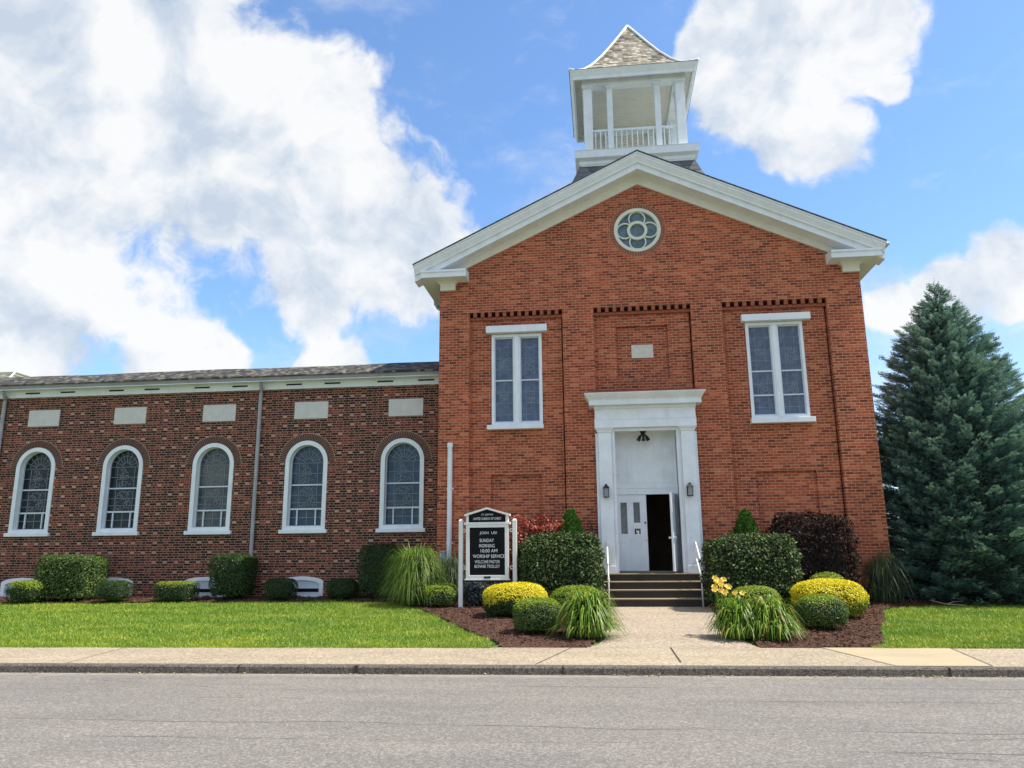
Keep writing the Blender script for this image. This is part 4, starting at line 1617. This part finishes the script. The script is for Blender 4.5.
# ------------------------------------------------------------------ notice board
def sign():
    y = 18.62
    S = empty('church_sign', (-2.76, y, .38), 'white framed black letter board sign with peaked top on two posts', 'sign')
    for x in (-3.41, -2.11):
        m = MB()
        m.box(x - .05, x + .05, y - .05, y + .05, .3, 2.42)
        m.loft([[(x - .055, y - .055, 2.42), (x + .055, y - .055, 2.42), (x + .055, y + .055, 2.42), (x - .055, y + .055, 2.42)],
                [(x - .03, y - .03, 2.47), (x + .03, y - .03, 2.47), (x + .03, y + .03, 2.47), (x - .03, y + .03, 2.47)]])
        m.build('post', 'sign_white', S, bevel=.006)
    x0, x1 = -3.275, -2.255
    m = MB()
    m.ring(rect(x0, x1, 1.07, 2.33), rect(x0 + .085, x1 - .085, 1.155, 2.265), y - .09, y + .08)
    m.box(x0 - .05, x1 + .05, y - .10, y + .09, 2.33, 2.39)
    m.box(x0 - .03, x1 + .03, y - .095, y + .085, 1.04, 1.07)
    fr = m.build('frame', 'sign_white', S, bevel=.005)
    m = MB()
    m.box(-2.84, -2.68, y - .098, y - .089, 1.085, 1.13)
    m.build('latch', 'black', fr)
    m = MB()
    m.box(-3.36, -2.16, y - .02, y + .02, 1.0, 1.038)
    m.build('crossbar', 'black', S)
    for x in (-3.335, -2.187):
        for z in (1.33, 2.20):
            m = MB()
            m.ring([(x + .045 * math.cos(2 * math.pi * k / 12), z + .045 * math.sin(2 * math.pi * k / 12)) for k in range(12)],
                   [(x + .028 * math.cos(2 * math.pi * k / 12), z + .028 * math.sin(2 * math.pi * k / 12)) for k in range(12)], y - .02, y + .02)
            m.build('bracket', 'sign_white', S)
    m = MB()
    m.box(x0 + .085, x1 - .085, y - .05, y - .03, 1.155, 2.265)
    pn = m.build('letter_panel', 'sign_black', S)
    # peaked header
    m = MB()
    cx = (x0 + x1) / 2
    pts = [(x0 + .06, 2.392), (x1 - .06, 2.392), (x1 - .06, 2.54), (cx, 2.69), (x0 + .06, 2.54)]
    n = 5
    m.add([(px, y - .06, pz) for px, pz in pts] + [(px, y + .06, pz) for px, pz in pts], [tuple(range(n)), tuple(range(2 * n - 1, n - 1, -1))] + [(i, (i + 1) % n, n + (i + 1) % n, n + i) for i in range(n)])
    hd = m.build('header_panel', 'sign_black', S)
    m = MB()
    for sg in (-1, 1):
        ex = cx + sg * .55
        m.add([(ex, y - .12, 2.535), (cx, y - .12, 2.695), (cx, y - .12, 2.74), (ex, y - .12, 2.58), (ex, y + .12, 2.535), (cx, y + .12, 2.695), (cx, y + .12, 2.74), (ex, y + .12, 2.58)],
              [(0, 1, 2, 3), (4, 5, 6, 7), (0, 1, 5, 4), (3, 2, 6, 7), (0, 3, 7, 4), (1, 2, 6, 5)])
    m.box(x0, x0 + .062, y - .08, y + .07, 2.39, 2.56)
    m.box(x1 - .062, x1, y - .08, y + .07, 2.39, 2.56)
    m.build('peaked_cap', 'sign_white', S)
    yy = y - .0525
    for body, px0, px1, py, h in (('JOIN  US!', 480.0, 497.2, 533.4, .078), ('SUNDAY', 480.0, 494.2, 540.6, .078), ('MORNING', 479.6, 495.0, 546.0, .078), ('10:00 AM', 481.0, 497.6, 551.0, .078),
                                  ('WORSHIP SERVICE', 473.2, 504.8, 556.4, .078), ('WELCOME PASTOR', 475.2, 500, 561.9, .07), ('BONNIE TROLLEY', 475, 500, 566.4, .07)):
        k = 1.018 / 42.2 * 1.004
        text_mesh(body, -3.275 + (px0 + px1) / 2 * k - 466.6 * k, 2.408 - (py - 521.5) * .02333, (px1 - px0) * k, h, yy, 'letters', pn)
    text_mesh("ST. JOHN'S", -2.765, 2.565, .28, .055, y - .0625, 'letters', hd)
    text_mesh('UNITED CHURCH OF CHRIST', -2.765, 2.475, .68, .06, y - .0625, 'letters', hd)


sign()


def garden_hook():
    m = MB()
    x, y = -.30, 19.75
    m.tube([(x, y, .40), (x, y, 2.30), (x - .03, y, 2.40), (x - .09, y, 2.38), (x - .10, y, 2.30)], .016, 8)
    m.loft([[(x - .05, y - .04, 2.20), (x + .05, y - .04, 2.20), (x + .05, y + .04, 2.20), (x - .05, y + .04, 2.20)],
            [(x - .02, y - .02, 2.33), (x + .02, y - .02, 2.33), (x + .02, y + .02, 2.33), (x - .02, y + .02, 2.33)]])
    tag(m.build('garden_stake', 'black'), 'thin black iron garden stake against the brick beside the porch', 'garden stake')


garden_hook()


# ------------------------------------------------------------------ plants
def lump(p, a, k):
    return 1 + a * (np.sin(p[:, 0] * k + 1.1) * np.sin(p[:, 1] * k * 1.13 + .4) + .6 * np.sin(p[:, 2] * k * 1.7 + p[:, 0] * 2.1))


def bush(name, label, cat, cx, cy, hx, hy, h, n, leaf, count, mats, group=None, flare=0.0, rough=.03, split=None, deep=.06, tuft=0.0):
    """clipped or mounded shrub: a shell of small leaves round a body of twigs"""
    zg = ground_z(cy) + .03
    root = empty(name, (cx, cy, zg), label, cat, group)
    q = rng.uniform(-1, 1, (count, 3))
    ax = rng.integers(0, 3, count)
    area = np.array([hy * h / 2, hx * h / 2, hx * hy])
    ax = rng.choice(3, count, p=area / area.sum())
    sg = rng.choice([-1.0, 1.0], count)
    sg = np.where((ax == 2) & (rng.uniform(size=count) < .85), 1.0, sg)
    q[np.arange(count), ax] = sg
    nrm = (np.abs(q) ** n).sum(1) ** (1 / n)
    s = q / nrm[:, None]
    g = np.sign(s) * np.abs(s) ** (n - 1) / np.array([hx, hy, h / 2])
    nn = unit(g)
    depth = 1 - np.abs(rng.normal(0, deep, count))
    k = s * (depth * lump(s * np.array([hx, hy, h]), rough, 5.0))[:, None]
    if flare:
        k[:, :2] *= (1 + flare * (k[:, 2:3]))
    p = k * np.array([hx, hy, h / 2]) + np.array([cx, cy, zg + h / 2])
    out = unit(nn + rng.normal(0, .36, (count, 3)) + np.array([0, 0, .22]))
    axis = unit(np.cross(out, rng.normal(0, 1, (count, 3))) + nn * rng.uniform(-.1, .45 + tuft, count)[:, None])
    side = unit(np.cross(axis, out))
    L = leaf * rng.uniform(.7, 1.4, count)
    v = leaf_quads(p, axis, side, L, L * rng.uniform(.42, .62, count))
    mi = None
    ml = mats[:-1]
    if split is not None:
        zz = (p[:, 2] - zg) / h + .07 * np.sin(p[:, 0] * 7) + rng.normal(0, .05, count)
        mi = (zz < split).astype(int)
    np_mesh('foliage', v, 4, ml, root, mi)
    # inner body of twigs
    m = MB()
    rings = []
    for i in range(1, 8):
        a = -math.pi / 2 + math.pi * i / 8
        cz, cr = math.sin(a), math.cos(a)
        ring = []
        for j in range(16):
            b = 2 * math.pi * j / 16
            d = np.array([cr * math.cos(b), cr * math.sin(b), cz])
            d = d / (np.abs(d) ** n).sum() ** (1 / n) * (.90 - deep * 1.6)
            fl = 1 + flare * d[2]
            ring.append((cx + d[0] * hx * fl, cy + d[1] * hy * fl, zg + h / 2 + d[2] * h / 2))
        rings.append(ring)
    m.loft(rings)
    for j in range(5):
        b = 2 * math.pi * j / 5
        m.tube([(cx + .1 * hx * math.cos(b), cy + .1 * hy * math.sin(b), zg - .05), (cx + .35 * hx * math.cos(b), cy + .35 * hy * math.sin(b), zg + h * .35)], .02, 5)
    m.build('twigs', mats[-1], root)
    return root


G1 = 'small clipped shrubs along the wing wall'
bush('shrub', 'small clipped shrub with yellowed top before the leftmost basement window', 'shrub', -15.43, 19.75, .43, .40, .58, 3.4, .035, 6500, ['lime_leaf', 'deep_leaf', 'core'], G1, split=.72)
bush('hedge', 'square sunlit boxwood hedge between two white basement windows', 'hedge', -14.62, 20.35, .81, .55, 1.20, 6, .05, 13000, ['box_leaf', 'core'], 'clipped block hedges along the wing wall')
bush('shrub', 'round green shrub hiding the basement window just past the square hedge', 'shrub', -13.06, 19.95, .41, .42, .55, 3.0, .03, 6500, ['deep_leaf', 'core'], G1)
bush('shrub', 'flat-topped low shrub beside the dark hedge at the drainpipe', 'shrub', -11.42, 20.2, .50, .42, .50, 5.0, .032, 7000, ['lime_leaf', 'deep_leaf', 'core'], G1, split=.8)
bush('hedge', 'dark block hedge in front of the wing downspout', 'hedge', -10.06, 20.6, .53, .50, 1.18, 4.5, .045, 10000, ['deep_leaf', 'core'], 'clipped block hedges along the wing wall', flare=.10)
bush('shrub', 'round mid green shrub partly covering the fourth basement window', 'shrub', -8.63, 20.45, .41, .40, .55, 3.2, .03, 6000, ['deep_leaf', 'core'], G1)
bush('shrub', 'little dark shrub halfway between basement window and tall grass', 'shrub', -6.98, 20.6, .40, .34, .52, 2.8, .035, 6000, ['deep_leaf', 'core'], G1)
bush('hedge', 'tall shaded hedge in the corner behind the fountain grass', 'hedge', -6.0, 20.75, .55, .36, 1.42, 4.5, .045, 9000, ['deep_leaf', 'core'], 'clipped block hedges along the wing wall')
bush('shrub', 'round lime-topped shrub between fountain grass and sign post', 'shrub', -3.91, 18.75, .42, .38, .54, 2.8, .032, 6500, ['lime_leaf', 'box_leaf', 'core'], 'mounded shrubs in the bed by the sign', split=.55)
G2 = 'mounded shrubs in the bed by the sign'
G3 = 'mounded shrubs in the bed right of the path'
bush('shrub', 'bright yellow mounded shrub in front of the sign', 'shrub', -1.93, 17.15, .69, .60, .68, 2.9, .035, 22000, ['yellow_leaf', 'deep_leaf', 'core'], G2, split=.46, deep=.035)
bush('shrub', 'round green shrub nearest the sidewalk before the yellow mound', 'shrub', -1.26, 14.75, .46, .44, .62, 2.9, .026, 13000, ['lime_leaf', 'box_leaf', 'core'], G2, split=.78)
bush('shrub', 'lime mound tucked between the tall hedge and daylilies by the path', 'shrub', -.62, 17.2, .56, .50, .62, 2.6, .032, 9000, ['lime_leaf', 'box_leaf', 'core'], G2, split=.4)
bush('hedge', 'broad privet hedge beside the entrance steps behind the sign bed', 'hedge', -1.03, 18.85, 1.0, .58, 1.66, 4.2, .062, 17000, ['privet_leaf', 'core'], 'tall clipped hedges flanking the steps', tuft=.5, deep=.10, rough=.05)
bush('hedge', 'broad privet hedge at the open-door side of the steps', 'hedge', 3.29, 18.45, 1.04, .62, 1.60, 4.2, .062, 17000, ['privet_leaf', 'core'], 'tall clipped hedges flanking the steps', tuft=.5, deep=.10, rough=.05)
bush('shrub', 'airy red-leaved barberry shrub behind the sign', 'shrub', -1.62, 19.45, .78, .42, 2.12, 2.8, .065, 7000, ['red_leaf', 'plum_core'], rough=.16, tuft=1.1, deep=.12)
bush('shrub', 'wide dark plum-coloured shrub against the brick by the spruce', 'shrub', 4.84, 19.3, 1.02, .50, 2.10, 3.2, .06, 13000, ['plum_leaf', 'plum_core'], rough=.09, tuft=.9, deep=.09)
bush('shrub', 'lime mound behind the blooming daylilies below the hedge', 'shrub', 3.10, 17.2, .52, .46, .60, 2.6, .032, 8000, ['lime_leaf', 'box_leaf', 'core'], G3, split=.35)
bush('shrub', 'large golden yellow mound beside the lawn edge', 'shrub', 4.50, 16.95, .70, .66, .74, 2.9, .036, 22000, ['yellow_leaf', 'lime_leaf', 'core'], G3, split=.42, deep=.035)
bush('shrub', 'small round green shrub in front of the golden mound', 'shrub', 3.93, 15.3, .44, .43, .61, 2.7, .026, 13000, ['lime_leaf', 'box_leaf', 'core'], G3, split=.80)
bush('shrub', 'low lime shrub peeping over the golden mound', 'shrub', 4.80, 18.0, .42, .40, .80, 2.6, .032, 6000, ['lime_leaf', 'box_leaf', 'core'], G3, split=.4)
bush('shrub', 'low dark bluish shrub under the letter board', 'shrub', -2.75, 19.15, .62, .38, .60, 2.6, .06, 5000, ['juniper', 'core'], rough=.15, tuft=.6)


def cone_shrub(cx, cy, h, r, label):
    zg = ground_z(cy)
    root = empty('arborvitae', (cx, cy, zg), label, 'arborvitae', 'cone-shaped arborvitae flanking the porch')
    n = 9000
    t = rng.uniform(0, 1, n) ** .7
    a = rng.uniform(0, 2 * np.pi, n)
    z = h * (1 - t)
    rad = r * (t ** .66) * (1 - np.abs(rng.normal(0, .10, n))) * (1 + .08 * np.sin(a * 5 + z * 4))
    rad = np.where(z < .15, rad * .8, rad)
    d = np.stack([np.cos(a), np.sin(a), 0 * a], 1)
    p = d * rad[:, None] + np.stack([0 * a + cx, 0 * a + cy, zg + z], 1)
    axis = unit(d * .55 + np.array([0, 0, 1.0]) + rng.normal(0, .3, (n, 3)))
    side = unit(np.cross(axis, d + rng.normal(0, .5, (n, 3))))
    L = rng.uniform(.05, .11, n)
    np_mesh('foliage', leaf_quads(p, axis, side, L, L * .42), 4, ['conifer_leaf'], root)
    m = MB()
    m.tube([(cx, cy, zg - .05), (cx, cy, zg + .3), (cx, cy, zg + h * .93)], [r * .55, r * .82, .01], 12)
    m.build('twigs', 'core', root)


cone_shrub(-.80, 19.35, 2.28, .74, 'bright green cone arborvitae rising over the hedge beside the red shrub')
cone_shrub(3.40, 19.35, 2.20, .68, 'dark green cone arborvitae rising behind the hedge near the plum shrub')


def blades(cx, cy, n, spread, h, reach, w, droop, zg, seg=6, upright=.5):
    """arching ribbon leaves from a crown"""
    a = rng.uniform(0, 2 * np.pi, n)
    r0 = spread * np.sqrt(rng.uniform(0, 1, n))
    b = rng.uniform(0, 2 * np.pi, n)
    base = np.stack([cx + r0 * np.cos(b), cy + r0 * np.sin(b), np.full(n, zg)], 1)
    a = np.where(rng.uniform(size=n) < .6, b + rng.normal(0, .8, n), a)
    d = np.stack([np.cos(a), np.sin(a), 0 * a], 1)
    hh = h * rng.uniform(.62, 1.08, n)
    rr = reach * rng.uniform(.5, 1.1, n) * (1 - upright * rng.uniform(0, 1, n) ** 1.5)
    side = np.stack([-np.sin(a), np.cos(a), 0 * a], 1)
    ww = w * rng.uniform(.7, 1.3, n)
    quads = []
    prev = None
    tipz = hh * np.clip(rng.normal(.62 - .42 * droop, .22, n) * (rr / reach) + (1 - rr / reach) * 1.0, .03, 1.05)
    for k in range(seg + 1):
        t = k / seg
        # each leaf rises from the crown, arches over and hangs towards its tip
        z = 2 * t * (1 - t) * hh * 1.32 + t * t * tipz
        o = 2 * t * (1 - t) * rr * .30 + t * t * rr
        p = base + d * o[:, None] + np.stack([0 * z, 0 * z, np.maximum(z, .015)], 1)
        wd = (ww * (1 - t ** 2.2) * (.55 + .45 * min(1, t * 4)))[:, None]
        cur = (p - side * wd / 2, p + side * wd / 2)
        if prev is not None:
            quads.append(np.stack([prev[0], prev[1], cur[1], cur[0]], 1))
        prev = cur
    return np.stack(quads, 1)       # n, seg, 4, 3


def ribbon_mesh(name, q, mats, parent=None):
    """ribbons welded along their length so each leaf is one island"""
    n, seg = q.shape[0], q.shape[1]
    rows = np.concatenate([q[:, :, [0, 1], :], q[:, -1:, [3, 2], :]], axis=1)      # n, seg+1, 2, 3
    v = rows.reshape(-1, 3)
    base = (np.arange(n) * (seg + 1) * 2)[:, None] + (np.arange(seg) * 2)[None, :]
    f = np.stack([base, base + 1, base + 3, base + 2], -1).reshape(-1, 4)
    off = wloc(parent) if parent is not None else Vector((0, 0, 0))
    me = bpy.data.meshes.new(name)
    me.from_pydata((v - np.array(off)).tolist(), [], f.tolist())
    for mm in mats:
        me.materials.append(M[mm])
    me.polygons.foreach_set('use_smooth', [True] * len(me.polygons))
    me.update()
    return link(bpy.data.objects.new(name, me), parent)


def clump(name, label, cat, cx, cy, n, spread, h, reach, w, droop, mat, group=None, upright=.5, skirt=.35):
    zg = ground_z(cy) + .02
    q = blades(cx, cy, n, spread, h, reach, w, droop, zg, upright=upright)
    q = np.concatenate([q, blades(cx, cy, int(n * skirt), spread * 1.7, h * .55, reach * .85, w, droop * 1.35, zg, upright=.2)])
    return tag(ribbon_mesh(name, q, [mat]), label, cat, group)


clump('ornamental_grass', 'tall sunlit fountain grass clump at the corner of the wing', 'grass clump', -4.66, 19.3, 3000, .26, 1.42, .95, .016, .95, 'reed', upright=.7)
clump('ornamental_grass', 'shaded thin grass clump between fountain grass and sign', 'grass clump', -3.85, 19.55, 600, .25, 1.25, .7, .014, .9, 'reed_dark', upright=.7)
clump('ornamental_grass', 'thin grey-green grass clump in the shade at the foot of the spruce', 'grass clump', 6.55, 19.65, 520, .22, 1.22, .85, .012, 1.0, 'reed_dark', upright=.7)
clump('daylily', 'daylily clump without flowers spilling onto the left edge of the path', 'daylily', -.34, 14.35, 620, .19, .84, .66, .038, 1.15, 'lily_leaf', 'daylily clumps at the path', upright=.45, skirt=.75)


def lilies():
    cx, cy = 2.55, 14.25
    zg = ground_z(cy) + .02
    root = empty('daylily', (cx, cy, zg), 'blooming daylily clump with golden flowers beside the path', 'daylily', 'daylily clumps at the path')
    q = np.concatenate([blades(2.25, cy + .1, 380, .17, .76, .52, .036, 1.15, zg, upright=.45), blades(2.80, cy, 380, .17, .76, .54, .036, 1.15, zg, upright=.45),
                        blades(2.25, cy + .05, 260, .30, .44, .46, .036, 1.5, zg, upright=.2), blades(2.75, cy - .03, 300, .34, .44, .50, .036, 1.5, zg, upright=.2)])
    ribbon_mesh('leaves', q, ['lily_leaf'], root)
    fr = random.Random(5)
    for k in range(15):
        fx = 2.06 + fr.uniform(-.13, .15)
        fy = cy + .25 + fr.uniform(-.15, .25)
        fz = zg + fr.uniform(.72, .98)
        if k > 12:
            fx, fz = 2.24 + .09 * (k - 12), zg + .70
        m = MB()
        m.tube([(2.2 + fr.uniform(-.1, .1), cy, zg), (fx * .7 + .65, fy * .7 + cy * .3, zg + .45), (fx, fy, fz - .02)], .006, 5)
        st = m.build('flower_stalk', 'lily_leaf', root)
        f = MB()
        tilt = Vector((fr.uniform(-.5, .3), -.7 + fr.uniform(-.3, .3), .6)).normalized()
        u = tilt.cross(Vector((0, 0, 1))).normalized()
        w = tilt.cross(u)
        c = Vector((fx, fy, fz))
        for j in range(6):
            a = 2 * math.pi * j / 6 + (0.1 if j % 2 else 0)
            d = u * math.cos(a) + w * math.sin(a)
            s = tilt.cross(d).normalized()
            L = .056 if j % 2 else .062
            p0, p1, p2, p3 = c, c + tilt * .035 + d * .026, c + tilt * .075 + d * L * .75, c + tilt * .06 + d * L * 1.05
            f.add([p0 - s * .006, p0 + s * .006, p1 + s * .015, p1 - s * .015, p2 + s * .020, p2 - s * .020, p3 + s * .004, p3 - s * .004], [(0, 1, 2, 3), (3, 2, 4, 5), (5, 4, 6, 7)])
        f.build('bloom', 'petal', st, smooth=True, recalc=False)


lilies()


# ------------------------------------------------------------------ the spruce and the tree behind it
def spruce():
    cx, cy = 9.12, 21.0
    zg = ground_z(cy)
    H = 8.15
    root = empty('spruce_tree', (cx, cy, zg), 'tall blue-green spruce beside the right end of the church', 'spruce')
    m = MB()
    m.tube([(cx, cy, zg - .1), (cx, cy, zg + 1.5), (cx, cy, zg + H * .97)], [.2, .16, .02], 10)
    m.build('trunk', 'bark', root)
    prof_t = np.array([0, .04, .10, .2, .33, .48, .62, .78, .9, 1.0])
    prof_r = np.array([.02, .14, .42, .88, 1.34, 1.76, 2.08, 2.26, 2.32, 2.22])

    def Rz(t):
        return np.interp(t, prof_t, prof_r)
    P, A, U, Ls = [], [], [], []
    br = MB()
    r = random.Random(3)
    t = .02
    nb = 0
    while t < 1.0:
        R0 = float(Rz(t))
        k = max(5, int(6 + R0 * 9))
        a0 = r.uniform(0, 6.28)
        for i in range(k):
            a = a0 + 2 * math.pi * i / k + r.uniform(-.25, .25)
            tt = min(1.0, max(.012, t + r.uniform(-.018, .018)))
            R1 = R0 * (r.uniform(.93, 1.04) if r.random() < .85 else r.uniform(1.04, 1.13))
            zr = zg + H * (1 - tt)
            upw = .50 - .52 * tt
            d = np.array([math.cos(a), math.sin(a), 0])
            s = np.array([-math.sin(a), math.cos(a), 0])
            n = max(6, int(R1 * 46))
            if i % 3 == 0:
                br.tube([(cx, cy, zr), (cx + d[0] * R1 * .5, cy + d[1] * R1 * .5, zr + upw * R1 * .4), (cx + d[0] * R1 * .9, cy + d[1] * R1 * .9, zr + upw * R1 * .9)], [.022, .014, .005], 4)
            f = np.array([r.random() for _ in range(n)]) ** .55 * .98 + .04
            lat = np.array([r.uniform(-1, 1) for _ in range(n)]) * .34 * R1 * (1.08 - f)
            z = upw * R1 * f - .10 * R1 * np.sin(f * 3.1) + np.array([r.gauss(0, .035) for _ in range(n)])
            p = np.array([cx, cy, zr]) + d * (R1 * f)[:, None] + s * lat[:, None] + np.stack([0 * z, 0 * z, z], 1)
            ax = d * np.where(np.abs(lat) > .05, .75, 1.0)[:, None] + s * (np.sign(lat) * np.minimum(1, np.abs(lat) * 3))[:, None] + np.array([0, 0, .15 + .25 * (1 - tt)])
            P.append(p)
            A.append(unit(ax))
            Ls.append(np.full(n, .155 if tt > .1 else .14))
        t += .0135 + .006 * t
    # leader
    for k in range(26):
        P.append(np.array([[cx + r.gauss(0, .03), cy + r.gauss(0, .03), zg + H * (.93 + .068 * k / 26)]]))
        A.append(unit(np.array([[r.gauss(0, .45), r.gauss(0, .45), 1.2]])))
        Ls.append(np.array([.22]))
    P = np.concatenate(P)
    A = np.concatenate(A)
    Ls = np.concatenate(Ls)
    free = (P[:, 0] > 7.08) | (P[:, 1] < 19.75)          # boughs end at the church wall
    P, A, Ls = P[free], A[free], Ls[free]
    n = len(P)
    quads = []
    K = 11
    outw = unit(P - np.array([cx, cy, 0]) * [1, 1, 0] - P * [0, 0, 1])
    N = unit(outw * .55 + np.array([0, 0, 1.0]) + rng.normal(0, .34, (n, 3)))
    u = unit(np.cross(N, A))
    N = np.cross(A, u)
    for k in range(K):
        f = (k + .5) / K
        sg = 1.0 if k % 2 else -1.0
        if k == K - 1:
            sg, f = 0.0, .8
        ax = unit(A * .8 + u * (.85 * sg) + N * rng.uniform(.0, .45, n)[:, None])
        p = P + A * (Ls * f * rng.uniform(.9, 1.1, n))[:, None]
        sd = unit(np.cross(ax, N + rng.normal(0, .25, (n, 3))))
        quads.append(leaf_quads(p, ax, sd, rng.uniform(.045, .07, n) * (1.15 - .5 * f), rng.uniform(.014, .022, n)))
    q = np.stack(quads, 1).reshape(-1, 3)
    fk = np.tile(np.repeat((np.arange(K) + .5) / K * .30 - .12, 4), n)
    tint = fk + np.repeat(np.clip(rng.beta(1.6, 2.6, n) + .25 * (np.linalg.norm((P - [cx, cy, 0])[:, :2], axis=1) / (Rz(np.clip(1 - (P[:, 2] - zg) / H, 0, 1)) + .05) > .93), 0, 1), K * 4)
    br.build('branches', 'bark', root)
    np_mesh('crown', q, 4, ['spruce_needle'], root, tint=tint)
    c = MB()
    rings = []
    for tt in (.12, .3, .5, .7, .9, .985):
        rings.append([(cx + .55 * Rz(tt) * math.cos(b) * (1 + .12 * math.sin(b * 5 + tt * 20)), cy + .55 * Rz(tt) * math.sin(b) * (1 + .12 * math.sin(b * 5 + tt * 20)), zg + H * (1 - tt)) for b in [2 * math.pi * j / 20 for j in range(20)]])
    c.loft(rings)
    c.build('inner_twigs', 'core', root)
    return n


spruce()


def leafy_tree(cx, cy, zc, r, label):
    zg = ground_z(cy)
    root = empty('leafy_tree', (cx, cy, zg), label, 'tree')
    m = MB()
    m.tube([(cx, cy, zg - .1), (cx + .05, cy, zg + 1.8), (cx, cy, zc)], [.16, .12, .06], 8)
    rr = random.Random(9)
    cs = []
    for k in range(16):
        d = Vector((rr.gauss(0, 1), rr.gauss(0, 1), rr.gauss(.1, .8))).normalized() * r * rr.uniform(.45, .9)
        c = Vector((cx, cy, zc)) + d
        cs.append(c)
        m.tube([(cx, cy, zc - r * .7), Vector((cx, cy, zc)) + d * .5, c], [.06, .035, .012], 5)
    m.build('trunk', 'bark', root)
    n = 9000
    ci = rng.integers(0, len(cs), n)
    p = np.array(cs)[ci] + rng.normal(0, r * .2, (n, 3))
    nn = unit(rng.normal(0, 1, (n, 3)) + [0, 0, .6])
    ax = unit(np.cross(nn, rng.normal(0, 1, (n, 3))) + [0, 0, -.3])
    L = rng.uniform(.08, .16, n)
    np_mesh('crown', leaf_quads(p, ax, unit(np.cross(ax, nn)), L, L * .6), 4, ['tree_leaf'], root)


leafy_tree(10.55, 27.0, 4.6, 1.35, 'loose green leafy tree peeping out between church and spruce')


def dry_branch():
    m = MB()
    z = ground_z(18.85) + .05
    m.tube([(7.25, 18.95, z + .10), (7.55, 18.85, z + .02), (7.95, 18.8, z)], [.008, .014, .010], 5)
    m.tube([(7.55, 18.85, z + .02), (7.75, 19.0, z + .06), (7.98, 19.05, z + .08)], [.012, .009, .005], 5)
    m.tube([(7.35, 18.92, z + .06), (7.3, 18.75, z + .1)], [.008, .004], 5)
    tag(m.build('dry_branch', 'bleached'), 'bare grey fallen branch on the grass edge below the spruce', 'branch')


dry_branch()
bpy.context.view_layer.update()
